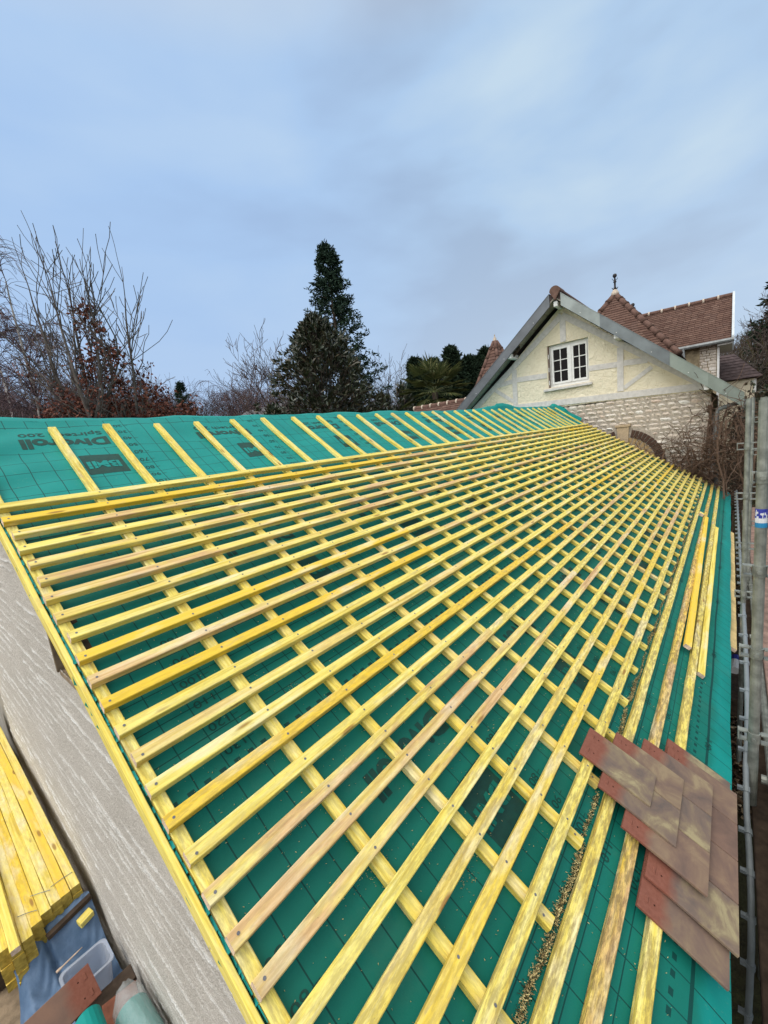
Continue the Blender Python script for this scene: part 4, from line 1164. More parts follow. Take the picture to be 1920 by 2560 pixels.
# -- russet-leaved tree at the left, bare top, leaves kept low down
def russet():
    azd, D = 72.0, 11.5
    p = at(azd, D); g = gz(p.x, p.y)
    tr = thing('russet_leaf_tree', 'bare topped tree keeping dry russet leaves on its lower branches, at left', 'tree', (p.x, p.y, g))
    r = random.Random(14); mb = MB(); tips = []
    base = Vector((p.x, p.y, g)); f = Vector((math.cos(R(azd)), math.sin(R(azd)), 0)); rt = Vector((f.y, -f.x, 0))
    H = tall(azd, D, .42)
    for sx, sf, L, rd in [(-.105, .0, H * .98, .10), (-.075, -.05, H, .09), (-.04, .04, H * .97, .085), (.0, -.03, H * .96, .08), (.035, .03, H * .97, .075), (.065, .0, H * .88, .06), (-.125, .03, H * .92, .06)]:
        dd = Vector((rt.x * sx + f.x * sf, rt.y * sx + f.y * sf, 1.0)).normalized(); pts = [base + rt * sx * .6]; rads = [rd]; n = 18
        L *= .90
        for i in range(n):
            dd = (dd + Vector((r.gauss(0, .035), r.gauss(0, .035), .03))).normalized(); pts.append(pts[-1] + dd * L / n); rads.append(rd * (1 - .85 * (i + 1) / n))
        mb.tube(pts, rads, 6, 0, cap=False)
        for k in range(15):
            q = r.randint(8, n - 1); sg = r.choice((-1, 1)) if sx > -.05 else r.choice((-1, -1, 1)); side = rt * sg * r.uniform(.15, .6) + f * r.uniform(-.4, .4) + Vector((0, 0, r.uniform(.7, 1.2)))
            grow(mb, r, pts[q], (dd * .7 + side), r.uniform(.7, 1.4) * (1.25 - .5 * q / n), max(.012, rads[q] * .45), 3, tips, .17, .10, (1, 3), (.55, .85), .007, 0, 4)
        grow(mb, r, pts[-1], dd, .8, max(.01, rads[-1]), 3, tips, .09, .06, (2, 3), (.6, .85), .0055, 0, 4)
    for sx, h0, L in [(.8, .50, 1.3), (.5, .56, 1.6), (-.9, .50, 1.5), (-1.2, .46, 1.3), (.35, .60, 1.5)]:
        b = base + Vector((0, 0, H * h0)) + rt * sx * .08
        grow(mb, r, b, (rt * sx + f * r.uniform(-.3, .3) + Vector((0, 0, .75))), L, .035, 2, tips, .20, .14, (2, 4), (.5, .75), .007, 0, 4)
    mb.build('trunk', M['grey_bark'], tr, fix=False)
    lv = MB()
    for _ in range(520):                                        # leafy lower crown
        h = r.random() ** 2.3; cz = g + 4.30 + h * 2.55; wdt = 1.55 * (1 - h) ** 2.0 + .18
        a = r.uniform(-1, 1); c = base + rt * (wdt * a + .38 * (1 - h)) + f * r.gauss(0, .35); c.z = cz + r.gauss(0, .06)
        if h > .30 and r.random() < .35: continue
        for _ in range(r.randint(4, 11)):
            q = c + Vector((r.gauss(0, .075), r.gauss(0, .075), r.gauss(0, .065)))
            leaf_quad(lv, q, Vector((r.gauss(0, 1), r.gauss(0, 1), r.gauss(-.7, .6))), r.uniform(.075, .125), r.uniform(.045, .075), r)
    for q, d in tips:
        if q.z < g + 5.6 and r.random() < .5:
            for _ in range(r.randint(2, 6)): leaf_quad(lv, q + Vector((r.gauss(0, .06), r.gauss(0, .06), r.gauss(0, .06))), Vector((r.gauss(0, 1), r.gauss(0, 1), -1)), r.uniform(.05, .08), .04, r)
    lv.build('crown', M['leaf_brown'], tr, fix=False)
russet()

# -- weeping birch, far left
def birch(azd, D, H, seed, name, label, group=None):
    p = at(azd, D); g = gz(p.x, p.y); tr = thing(name, label, 'tree', (p.x, p.y, g), group)
    r = random.Random(seed); mb = MB(); tw = MB(); tips = []
    pts = [Vector((p.x, p.y, g))]; d = Vector((.02, .02, 1)); n = 14; rads = [H * .012]
    for i in range(n):
        d = (d + Vector((r.gauss(0, .05), r.gauss(0, .05), .05))).normalized(); pts.append(pts[-1] + d * H / n); rads.append(H * .012 * (1 - .85 * (i + 1) / n))
    mb.tube(pts, rads, 8, 0, cap=False); mb.build('trunk', M['birch'], tr, fix=False)
    for k in range(34):
        q = r.randint(4, n); a = r.uniform(0, 6.283); L = H * r.uniform(.10, .22) * (1.15 - .5 * q / n)
        b = pts[q]; dd = Vector((math.cos(a), math.sin(a), r.uniform(1.1, 2.2))).normalized(); pp = [b.copy()]
        for i in range(7):
            dd = (dd + Vector((r.gauss(0, .08), r.gauss(0, .08), -.10 * i * .5))).normalized(); pp.append(pp[-1] + dd * L / 6)
            if i > 0:
                for _ in range(7):                                # hanging twigs
                    h0 = pp[-1].copy(); hd = (dd * .4 + Vector((r.gauss(0, .35), r.gauss(0, .35), .1))).normalized(); hp = [h0]
                    for m_ in range(5):
                        hd = (hd + Vector((r.gauss(0, .07), r.gauss(0, .07), -.38))).normalized(); hp.append(hp[-1] + hd * H * r.uniform(.014, .024))
                    tw.tube(hp, [.007, .006, .006, .005, .005, .004], 3, 0, cap=False)
        tw.tube(pp, [max(.008, rads[min(q, n)] * .5 * (1 - i / 9)) for i in range(len(pp))], 4, 0, cap=False)
    tw.build('crown', M['birch_twig'], tr, fix=False)
birch(78.4, 15.5, 8.75, 3, 'birch', 'weeping birch with pale flaking trunk at the left edge')
birch(81.0, 18.5, 9.0, 8, 'birch', 'second paler birch cut off by the left edge of the picture')

# -- tall conifer
def spray(mb, p, d, L, w, r, nn=6, mi=0):
    for k in range(nn):
        q = p + d * (L * k / nn); s_ = Vector((r.gauss(0, 1), r.gauss(0, 1), r.gauss(-.1, .6))).normalized()
        leaf_quad(mb, q, (d * .7 + s_ * .8), w * r.uniform(.7, 1.3), w * r.uniform(.28, .45), r, mi)
def conifer(name, label, azd, D, H, W, seed, mat, shape=.85, nb=300, start=.1, up=-.12, leaf=.32, group=None, lean=0.0, thin=0.0):
    p = at(azd, D); g = gz(p.x, p.y); tr = thing(name, label, 'tree', (p.x, p.y, g), group)
    r = random.Random(seed); mb = MB(); lv = MB()
    mb.tube([(p.x, p.y, g), (p.x + lean * .5, p.y, g + H * .5), (p.x + lean, p.y, g + H * .99)], [H * .018, H * .010, .02], 8, 0, cap=False)
    for k in range(nb):
        h = start + (1 - start) * (k + r.random()) / nb; hh = (h - start) / (1 - start)
        a = k * 2.399 + r.gauss(0, .3); Lb = W * (1 - hh) ** shape * r.uniform(.62, 1.12) + .12
        if thin and r.random() < thin * (0.5 + .5 * math.sin(a * 2 + h * 19)): continue
        b = Vector((p.x + lean * h, p.y, g + h * H)); d = Vector((math.cos(a), math.sin(a), up + r.gauss(0, .12) + .35 * hh)).normalized()
        pts = [b]; n = 5; dd = d.copy()
        for i in range(n):
            dd = (dd + Vector((r.gauss(0, .06), r.gauss(0, .06), .05))).normalized(); pts.append(pts[-1] + dd * Lb / n)
        mb.tube(pts, [.035 * (1 - hh) + .008] * 3 + [.008] * 3, 3, 0, cap=False)
        for i in range(1, n + 1):
            m_ = 1 if i < 3 else 5
            for _ in range(m_):
                q = pts[i] + Vector((r.gauss(0, .12), r.gauss(0, .12), r.gauss(0, .10))) * (.4 + Lb * .3)
                spray(lv, q, (dd + Vector((r.gauss(0, .5), r.gauss(0, .5), r.gauss(-.05, .4)))).normalized(), leaf * r.uniform(.8, 1.4), leaf, r, 5)
    mb.build('trunk', M['bark'], tr, fix=False); lv.build('crown', mat, tr, fix=False)
conifer('tall_conifer', 'tall pointed blue green conifer rising above the magnolia', 43.7, 30, tall(43.7, 30, .438), 3.7, 5, M['needle'], .80, 270, .12, .05, .25, lean=-.15, thin=.22)

# -- evergreen magnolia in front of it
def magnolia(name, label, azd, D, H, W, seed, n_cl, zlo=.12, group=None, leaf=(.22, .34)):
    p = at(azd, D); g = gz(p.x, p.y); tr = thing(name, label, 'tree', (p.x, p.y, g), group)
    r = random.Random(seed); mb = MB(); lv = MB(); tips = []
    base = Vector((p.x, p.y, g)); f = Vector((math.cos(R(azd)), math.sin(R(azd)), 0)); rt = Vector((f.y, -f.x, 0))
    mb.tube([base, base + Vector((0, 0, H * .35)), base + Vector((.1, .1, H * .8))], [.16, .11, .04], 7, 0, cap=False)
    def cluster(c, d, k):
        mb.tube([c - d * .45 + Vector((0, 0, -.05)), c], [.018, .010], 3, 0, cap=False)
        for _ in range(k):
            dd = (d * .9 + Vector((r.gauss(0, .6), r.gauss(0, .6), r.gauss(.1, .5)))).normalized()
            leaf_quad(lv, c + Vector((r.gauss(0, .05), r.gauss(0, .05), r.gauss(0, .05))), dd, r.uniform(*leaf), r.uniform(.075, .115), r, 0, .12)
    for _ in range(n_cl):
        h = zlo + (1 - zlo) * r.random(); a = r.uniform(0, 6.283)
        prof = W * (math.sin(math.pi * min(1, (h - zlo) / (1 - zlo) * .62 + .38)) ** .7) * (1 + .18 * math.sin(a * 3 + h * 7) + .10 * math.sin(a * 7 - h * 16))
        q = r.random() ** .42 * prof
        c = base + rt * (q * math.cos(a)) + f * (q * math.sin(a) * .9) + Vector((0, 0, h * H))
        d = (c - (base + Vector((0, 0, h * H * .8)))).normalized()
        cluster(c, d, r.randint(6, 9))
    for k in range(34 if n_cl > 500 else 9):                       # shoots breaking the outline
        a = r.uniform(0, math.pi); h = r.uniform(.45, .97); L = r.uniform(.4, 1.1)
        s_ = base + rt * (W * .8 * math.cos(a) * (1.25 - h)) + f * r.gauss(0, .4) + Vector((0, 0, h * H * .92))
        d = (rt * math.cos(a) * .9 + Vector((0, 0, r.uniform(.6, 1.2)))).normalized()
        mb.tube([s_, s_ + d * L], [.02, .008], 3, 0, cap=False)
        for q in range(5): cluster(s_ + d * L * (q + 1) / 5, d, 6)
    mb.build('trunk', M['bark'], tr, fix=False); lv.build('crown', M['leaf_mag'], tr, fix=False)
magnolia('evergreen_magnolia', 'broad dark evergreen magnolia with glossy leaves in front of the tall conifer', 46.6, 20, 9.0, 2.5, 6, 1250, .30)
magnolia('magnolia_sapling', 'small dark leafed magnolia just right of the big one', 38.9, 20, 5.35, .8, 16, 150, .4)
magnolia('magnolia_sapling', 'young magnolia bush low at the left foot of the big one', 53.5, 19, 5.2, .8, 17, 130, .4)
magnolia('magnolia_sapling', 'dark leafy bush at the left of the fan palm', 36.0, 22, 5.9, .75, 18, 200, .4)

# -- fan palm
def palm():
    p = at(31.8, 18); g = gz(p.x, p.y); tr = thing('fan_palm', 'fan palm with drooping withered fronds below the dark cypresses', 'palm', (p.x, p.y, g))
    r = random.Random(9); mb = MB(); top = g + 5.05
    mb.tube([(p.x, p.y, g), (p.x, p.y, top)], [.14, .12], 8); mb.build('trunk', M['bark'], tr)
    lv = MB()
    for k in range(38):
        a = k * 2.4; el = 1.35 - k * .060 + r.gauss(0, .08); L = r.uniform(.6, .95); d = Vector((math.cos(a) * math.cos(el), math.sin(a) * math.cos(el), math.sin(el)))
        hub = Vector((p.x, p.y, top)) + d * L; mi = 1 if el < -.72 else 0
        lv.tube([Vector((p.x, p.y, top)), hub], [.012, .008], 3, 0, cap=False)
        sx = d.cross(Vector((0, 0, 1))).normalized()
        for q in range(17):
            t_ = (q - 8) / 8 * 1.45; dd = (d * math.cos(t_) + sx * math.sin(t_)).normalized(); e = dd + Vector((0, 0, -.25))
            Lq = .72 * (1 - .22 * abs(t_)) * r.uniform(.85, 1.1)
            m = hub + dd * Lq * .6; tip = m + e.normalized() * Lq * .5; w = sx.cross(dd) ; w = dd.cross(Vector((0, 0, 1))).normalized() * .030
            lv.add([hub, m + w, tip, m - w], [(0, 1, 2), (0, 2, 3)], mi)
    lv.build('crown', [M['palm'], M['palm_dead']], tr, fix=False)
palm()
# -- dark cypresses behind the palm
for k, (a, D, H, W, lab) in enumerate([(34.1, 26, .172, 1.2, 'small separate pointed cypress left of the dense dark group'),
                                      (31.6, 29, .165, 1.9, 'left flank tree of the dense dark cypress group'),
                                      (29.3, 29.5, .186, 2.3, 'tallest cypress of the dense dark group behind the palm'),
                                      (27.1, 30, .160, 2.2, 'dark cypress just right of the tallest one in the group'),
                                      (26.0, 30.5, .158, 2.0, 'dark cypress touching the tiled turret from the left'),
                                      (25.0, 31, .172, 2.0, 'dark cypress rising behind the tiled turret')]):
    H = tall(a, D, H)
    conifer('cypress', lab, a, D, H, W, 40 + k, M['cypress'], .85, 230, .25, .75, .26, 'dark cypresses')
conifer('dark_conifer', 'dark drooping conifer at the right edge on the wooded slope', -4.3, 34, tall(-4.3, 34, .215), 2.4, 77, M['cypress'], .8, 150, .05, -.1, .3, thin=.3)
conifer('young_spruce', 'small dull green conifer among the bare trees between russet tree and magnolia', 63.8, 48, tall(63.8, 48, .172), 1.8, 78, M['needle'], .9, 70, .4, .3, .22, thin=.5)

# -- bare winter trees of the far wood: three grown once, then copied
def bare_tree(seed, H, droop, split, mat):
    tr = thing('bare_tree', None, 'tree', (0, 0, 0)); r = random.Random(seed); mb = MB(); cr_ = MB(); tips = []
    top = MB(); pts = [Vector((0, 0, -.6))]; d = Vector((0, 0, 1)); n = 8; rads = [H * .017]
    for i in range(n):
        d = (d + Vector((r.gauss(0, .05), r.gauss(0, .05), .08))).normalized(); pts.append(pts[-1] + d * H * .75 / n); rads.append(H * .017 * (1 - .8 * (i + 1) / n))
    mb.tube(pts, rads, 6, 0, cap=False)
    for k in range(18):
        q = r.randint(2, n); a = k * 2.4 + r.gauss(0, .3)
        dd = Vector((math.cos(a), math.sin(a), r.uniform(.6, 1.5)))
        grow(cr_, r, pts[q], dd, H * r.uniform(.15, .27) * (1.2 - .4 * q / n), rads[q] * .55, 2, tips, .20, .10, split, (.55, .8), .011, droop, 5, 0, 3)
    mb.build('trunk', M['grey_bark'], tr, fix=False); cr_.build('crown', mat, tr, fix=False)
    return tr
protos = [bare_tree(101, 10, 0.0, (2, 3), M['twig']), bare_tree(102, 10, .16, (2, 3), M['birch_twig']), bare_tree(103, 10, .02, (2, 4), M['twig']), bare_tree(104, 9, .05, (2, 3), M['grey_bark'])]
kids = {id(t): list(t.children) for t in protos}
r = random.Random(55); used = set()
def place_tree(k, azd, D, H, label, group, lift_=0.0):
    t = protos[k]
    if k in used:
        n = t.copy(); col.objects.link(n)
        for c in kids[id(t)]:
            q = c.copy(); col.objects.link(q); q.parent = n
    else: n = t; used.add(k)
    p = at(azd, D); s_ = H / 10.0
    n.location = (p.x, p.y, gz(p.x, p.y) + lift_); n.scale = (s_ * 1.1, s_ * 1.1, s_); n.rotation_euler = (0, 0, r.uniform(0, 6.28))
    tag(n, label, 'tree', group)
FW = ('one of the bare winter trees massed in the far wood', 'bare trees of the far wood')
WS = ('one of the bare winter trees on the wooded slope at the right', 'bare trees of the right slope')
place_tree(1, 55.2, 46, tall(55.2, 46, .198), 'drooping bare birch just left of the magnolia on the skyline', None)
place_tree(1, 57.8, 48, tall(57.8, 48, .196), 'drooping bare birch on the skyline, second left of the magnolia', None)
place_tree(0, 52.8, 26, tall(52.8, 26, .24), 'thin fan of bare upright twigs at the left shoulder of the magnolia', None)
place_tree(2, 37.6, 44, tall(37.6, 44, .132), 'round headed bare tree on the skyline right of the magnolia', None)
place_tree(0, 40.2, 30, tall(40.2, 30, .18), 'thin bare tree showing behind the right shoulder of the big conifer', None)
az = 35.0
while az < 90:
    for row in range(2):
        D = (52, 66)[row] + r.uniform(-5, 5); H = tall(az, D, tanel(az) * r.uniform(.74, 1.0))
        place_tree(r.choice((0, 2, 2, 3, 1)), az + r.uniform(-.6, .6), D, H, *FW)
    az += 1.5
az = 5.0
while az > -9:
    for row in range(2):
        D = 34 + row * 14 + r.uniform(-3, 3)
        place_tree(r.choice((0, 2, 3)), az + r.uniform(-.5, .5), D, max(2.5, tall(az, D, tanel(az) * r.uniform(.75, 1.0))), *WS)
    az -= 1.6
# -- brushwood that reads as one mass under and between the far trees
def brush(name, label, a0, a1, D0, D1, n, h, mats, seed):
    mb = MB(); r = random.Random(seed)
    for _ in range(n):
        aa = r.uniform(a0, a1); DD = r.uniform(D0, D1); p = at(aa, DD); z = gz(p.x, p.y); hh = tall(aa, DD, tanel(aa)) * h
        L = hh * r.uniform(.12, .32); d = Vector((r.gauss(0, .35), r.gauss(0, .35), 1)).normalized(); w = Vector((-math.sin(r.uniform(0, 3.14)), math.cos(r.uniform(0, 3.14)), 0)) * r.uniform(.012, .035)
        z0 = z + hh * (1 - r.random() ** 1.5) * .8; a = Vector((p.x, p.y, z0)); b = a + d * L * .55; c = b + (d + Vector((r.gauss(0, .3), r.gauss(0, .3), 0))).normalized() * L * .45
        mb.add([a - w, a + w, b + w * .6, b - w * .6, c], [(0, 1, 2, 3), (3, 2, 4)], r.choice(range(len(mats))))
    o = mb.build(name, mats, None, fix=False); tag(o, label, 'brushwood', kind='stuff')
M['brush_a'] = plain('brush_brown', (0.060, 0.043, 0.034), .95, .05, 1, .3)
M['brush_b'] = plain('brush_olive', (0.070, 0.062, 0.026), .95, .05, 1, .3)
M['brush_c'] = plain('brush_grey', (0.095, 0.080, 0.072), .95, .05, 1, .3)
brush('far_brushwood', 'dense brown and olive winter brushwood along the far edge of the gardens', 34, 92, 36, 60, 30000, .74, [M['brush_a'], M['brush_b'], M['brush_a'], M['brush_c']], 1)
brush('slope_brushwood', 'dense dark brushwood covering the slope at the right', -10, 6, 30, 55, 9000, .72, [M['brush_a'], M['brush_b']], 2)

# far cottage between the trees
cot = thing('far_cottage', 'distant low cottage with grey roof half hidden left of the magnolia', 'cottage', (*at(54.2, 34)[:2], GROUND))
q = cot.location
mb = MB(); mb.box(q.x - 1.6, q.x + 1.6, q.y - 2.4, q.y + 2.4, GROUND, GROUND + 5.9); mb.build('wall', M['blockwall'], cot)
mb = MB(); mb.prism([(q.x - 2.0, GROUND + 5.8), (q.x, GROUND + 6.95), (q.x + 2.0, GROUND + 5.8), (q.x + 1.8, GROUND + 5.8), (q.x, GROUND + 6.75), (q.x - 1.8, GROUND + 5.8)], 'y', q.y - 2.7, q.y + 2.7); mb.build('roof', plain('grey_far_roof', (.10, .095, .10), .8, .2), cot)

# ================================================================ RIGHT: vines, scaffold, litter
# leafless climber between roof end and the house
def vine(name, label, c, sp, n, seed, rad=.006):
    r = random.Random(seed); mb = MB()
    for k in range(n):
        p = Vector((c[0] + r.gauss(0, sp[0]), c[1] + r.gauss(0, sp[1]), c[2] + r.gauss(0, sp[2]))); d = Vector((r.gauss(0, 1), r.gauss(0, 1), r.gauss(.1, .8))).normalized(); pts = [p]
        m = r.randint(5, 11)
        for i in range(m):
            d = (d + Vector((r.gauss(0, .35), r.gauss(0, .35), r.gauss(-.02, .35)))).normalized(); pts.append(pts[-1] + d * r.uniform(.05, .12))
        rr = rad * r.uniform(.5, 1.4)
        mb.tube(pts, [rr * (1 - .5 * i / m) for i in range(m + 1)], 4, 0, cap=False)
    for k in range(5):
        p = Vector((c[0] + r.gauss(0, sp[0] * .4), c[1] + r.gauss(0, sp[1] * .5), GROUND)); pts = [p]
        for i in range(8): p = p + Vector((r.gauss(0, .06), r.gauss(0, .07), (c[2] - GROUND) / 7)); pts.append(p)
        mb.tube(pts, .016, 5, 0, cap=False)
    o = mb.build(name, M['vine'], None, fix=False); tag(o, label, 'climber'); return o
M['vine'] = plain('dry_vine_stems', (0.115, 0.075, 0.055), .9, .1, 6, .4)
vine('climbing_vine', 'tangled leafless vine in front of the stone wall beside the downpipe', (10.0, -2.0, -1.05), (.18, .42, .26), 300, 3)
vine('climbing_vine', 'tangled leafless vine right of the downpipe above the eave corner', (9.7, -2.62, -.62), (.35, .20, .33), 260, 4)
vine('climbing_vine', 'dense dark vine thicket low behind the far eave corner', (10.1, -2.35, -1.7), (.3, .35, .35), 300, 6)
vine('climbing_vine', 'few thin vine stems climbing the stone corner next to the downpipe', (10.24, -2.2, -.35), (.02, .10, .25), 26, 7)
g_ = conifer  # evergreen scrub behind the climber
magnolia('evergreen_shrub', 'dark green shrub behind the downpipe and the climber', -1.0, 15.5, 2.9, .75, 61, 160, leaf=(.07, .12))
magnolia('evergreen_shrub', 'tall black green shrub at the right edge behind the scaffold poles', -3.2, 19, 3.6, 1.5, 62, 330, leaf=(.08, .14))
# old stump and lid at the far eave corner
mb = MB(); mb.tube([(10.55 - .35, -2.28, -1.48), (10.2, -1.98, -1.30)], [.07, .09], 8); mb.tube([(10.15, -2.42, -1.62), (10.25, -2.05, -1.44)], [.05, .05], 8)
o = mb.build('old_log', M['dark_wood'], None); tag(o, 'dark weathered log lying behind the far end of the battens', 'log')

M['tape_blue'] = plain('blue_sticker', (0.03, 0.04, 0.30), .5, .4, 40, .3)
M['tape_white'] = plain('white_sticker', (0.62, 0.64, 0.68), .5, .4, 40, .1)
M['tape_cyan'] = plain('cyan_sticker', (0.02, 0.22, 0.45), .5, .4)
scf = thing('scaffold', 'galvanised steel scaffold with clamped uprights along the eave at right', 'scaffold', (2.5, -2.9, GROUND))
def upright(x, y, ztop, rad, clamps, name='upright', lean=(0, 0), foot=GROUND):
    mb = MB(); mb.tube([(x + lean[0], y + lean[1], foot), (x, y, ztop)], rad, 14)
    mb.lathe([(rad * .8, 0), (rad * .8, .012), (rad * .6, .012)], 14, (x, y, ztop - .002))
    o = mb.build(name, M['galv'], scf, smooth=False)
    for (zc, arm) in clamps:
        c = MB(); R2 = rad * 1.25
        c.lathe([(rad * 1.01, -.026), (R2, -.026), (R2, .026), (rad * 1.01, .026)], 14, (x, y, zc))
        for sg in (-1, 1):
            L = arm if sg < 0 else arm * .7
            yy = y + sg * (R2 + L)
            # open U shaped pocket on each side of the rosette
            c.box(x - .016, x + .016, min(y + sg * R2, yy), max(y + sg * R2, yy), zc + .020, zc + .026)
            c.box(x - .016, x + .016, min(y + sg * R2, yy), max(y + sg * R2, yy), zc - .026, zc - .020)
            c.box(x - .018, x + .018, yy - .003, yy + .003, zc - .027, zc + .027)
        c.tube([(x - rad, y, zc), (x - rad - .02, y, zc)], .010, 8)
        q = c.build('clamp', M['galv'], None); q.parent = o; q.location = -scf.location - Vector(o.location)
    return o
PX, PY = 2.2, -2.667
P3 = upright(PX, PY, .022, .0215, [(-.321, .012), (-.763, .045), (-1.178, .05), (-1.634, .045)], foot=-2.02)
mb = MB()
def band(za, zb, mi):
    k0 = len(mb.v); n = 14
    for z_ in (za, zb):
        for j in range(n): a = 6.2832 * j / n; mb.v.append((PX + .0221 * math.cos(a), PY + .0221 * math.sin(a), z_))
    for j in range(n): mb.f.append((k0 + j, k0 + (j + 1) % n, k0 + n + (j + 1) % n, k0 + n + j)); mb.m.append(mi)
band(-.552, -.530, 2); band(-.530, -.508, 1); band(-.508, -.465, 0)
r2 = random.Random(8)
for _ in range(26):
    a = r2.uniform(0, 6.28); z_ = r2.uniform(-.52, -.475); w = r2.uniform(.05, .25); hh = r2.uniform(.003, .014)
    mb.add([(PX + .0224 * math.cos(a + s_ * w), PY + .0224 * math.sin(a + s_ * w), z_ + t_ * hh) for s_, t_ in ((-1, -1), (1, -1), (1, 1), (-1, 1))], [(0, 1, 2, 3)], 1)
q = mb.build('sticker', [M['tape_blue'], M['tape_white'], M['tape_cyan']], None); q.parent = P3; q.location = -scf.location - Vector(P3.location)
upright(3.9, -2.655, .034, .0172, [(-.31, .055), (-.696, .055), (-1.097, .045), (-1.5, .045)])
upright(5.2, -2.716, .05, .0160, [(-.16, .03), (-.48, .03), (-.80, .03), (-1.2, .03)])
mb = MB(); mb.bbox(-.6, 9.0, -2.80, -2.668, -2.075, -2.022, .004); mb.build('sole_board', M['dark_wood'], scf)
for xx in (-.2, 2.2, 4.6, 7.0): upright(xx, -2.74, -2.08, .024, [], 'short_standard')
# plank walkway on the outside of the uprights
M['walk'] = plain('reddish_walk_board', (0.20, 0.13, 0.105), .85, .2, 14, .35, .3)
for k in range(3):
    mb = MB(); mb.bbox(-.6, 9.0, -2.98 - k * .24, -2.755 - k * .24, -1.80, -1.755, .004); mb.build('walk_board', M['walk'], scf)
mb = MB(); mb.tube([(-.6, -2.745, -1.83), (9.0, -2.745, -1.83)], .024, 10)
for xx in (2.2, 3.9, 5.2): mb.tube([(xx, -2.70, -1.86), (xx, -3.5, -1.86)], .022, 10)
mb.build('ledger', M['galv'], scf)
for xx in (2.2, 3.9, 5.2): upright(xx, -3.5, -1.0, .024, [])

# grey conduit with clips sagging along the eave
pts = [(9.6, -2.66, -1.56), (7.2, -2.658, -1.60), (5.4, -2.656, -1.61), (4.3, -2.656, -1.58), (3.5, -2.655, -1.58), (3.1, -2.655, -1.60), (2.8, -2.654, -1.64), (2.55, -2.652, -1.68), (2.35, -2.648, -1.73), (2.18, -2.640, -1.81), (2.0, -2.642, -1.92), (1.82, -2.648, -1.97), (1.68, -2.652, -2.05), (1.60, -2.654, -2.20), (1.58, -2.653, -2.42), (1.62, -2.652, -2.75), (1.64, -2.652, -3.05)]
mb = MB(); mb.tube(pts, .0125, 10)
r2 = random.Random(3); CL = []
for a, b in zip(pts, pts[1:]):
    A_, B_ = Vector(a), Vector(b); L = (B_ - A_).length; n = max(1, int(L / .22)); d = (B_ - A_).normalized()
    for k in range(n):
        c = A_.lerp(B_, (k + .5) / n); cl = MB(); CL.append(cl); cl.tube([c - d * .014, c + d * .012], .0165, 10); cl.box(c.x - .009, c.x + .009, c.y + .010, c.y + .034, c.z - .007, c.z + .009)
cab = mb.build('conduit', M['conduit'], None, smooth=True); tag(cab, 'grey plastic conduit held by clips, running along the eave gap at right', 'conduit')
for cl in CL:
    q = cl.build('clip', M['conduit'], None); q.parent = cab

# leaf litter, cartridges, plank on the ground strip below the eave
mb = MB(); r2 = random.Random(10)
for _ in range(6000):
    x = 3.3 + abs(r2.gauss(0, 3.2)); y = r2.uniform(-2.95, -2.42)
    if x > 13: continue
    a = r2.uniform(0, 6.28); L = r2.uniform(.012, .040); w = L * r2.uniform(.25, .6); d = Vector((math.cos(a), math.sin(a), r2.gauss(0, .35)))
    leaf_quad(mb, Vector((x, y, GROUND + .02 + abs(r2.gauss(0, .035)))), d, L * 2, w * 2, r2, r2.choice((0, 0, 1, 1, 2)), .3)
M['lit_a'] = plain('litter_brown', (0.115, 0.070, 0.04), .9, .1, 30, .3); M['lit_b'] = plain('litter_dark', (0.045, 0.028, 0.018), .9, .1, 30, .3); M['lit_c'] = plain('litter_pale', (0.33, 0.25, 0.16), .9, .1, 30, .3)
o = mb.build('leaf_litter', [M['lit_a'], M['lit_b'], M['lit_c']], None, fix=False); tag(o, 'brown fallen leaves on the dark ground strip below the eave', 'leaf litter', kind='stuff')
def can(name, label, p, d, L, rad, mats):
    d = Vector(d).normalized(); p = Vector(p); root = MB(); root.tube([p, p + d * L], rad, 14, 0); o = root.build(name, mats[0], None, smooth=False); tag(o, label, 'can')
    m2 = MB(); m2.tube([p + d * L * .999, p + d * (L * 1.55)], rad * .97, 14, 0); a = m2.build('label_band', mats[1], None); a.parent = o
    m3 = MB(); m3.tube([p + d * L * 1.55, p + d * (L * 1.62), p + d * (L * 1.75)], [rad * .7, rad * .5, rad * .2], 12, 0); b = m3.build('nozzle', mats[2], None); b.parent = o
can('foam_can', 'white and blue foam can lying on the leaves below the eave', (5.0, -2.625, GROUND + .34), (.8, -.05, .10), .16, .045, [M['white'], M['tape_blue'], M['tape_blue']])
can('foam_can', 'smaller pale blue and white can beyond the blue one below the eave', (5.75, -2.61, GROUND + .40), (.8, -.04, .10), .14, .035, [M['white'], M['tape_cyan'], M['white']])
mb = MB(); mb.bbox(4.5, 6.6, -2.70, -2.52, GROUND + .27, GROUND + .30, .004); mb.box(4.6, 4.68, -2.69, -2.53, GROUND - .02, GROUND + .268); mb.box(6.4, 6.48, -2.69, -2.53, GROUND - .02, GROUND + .268)
o = mb.build('bench_plank', M['dark_wood'], None); tag(o, 'dark plank trestle on the ground under the eave carrying two cans', 'plank')

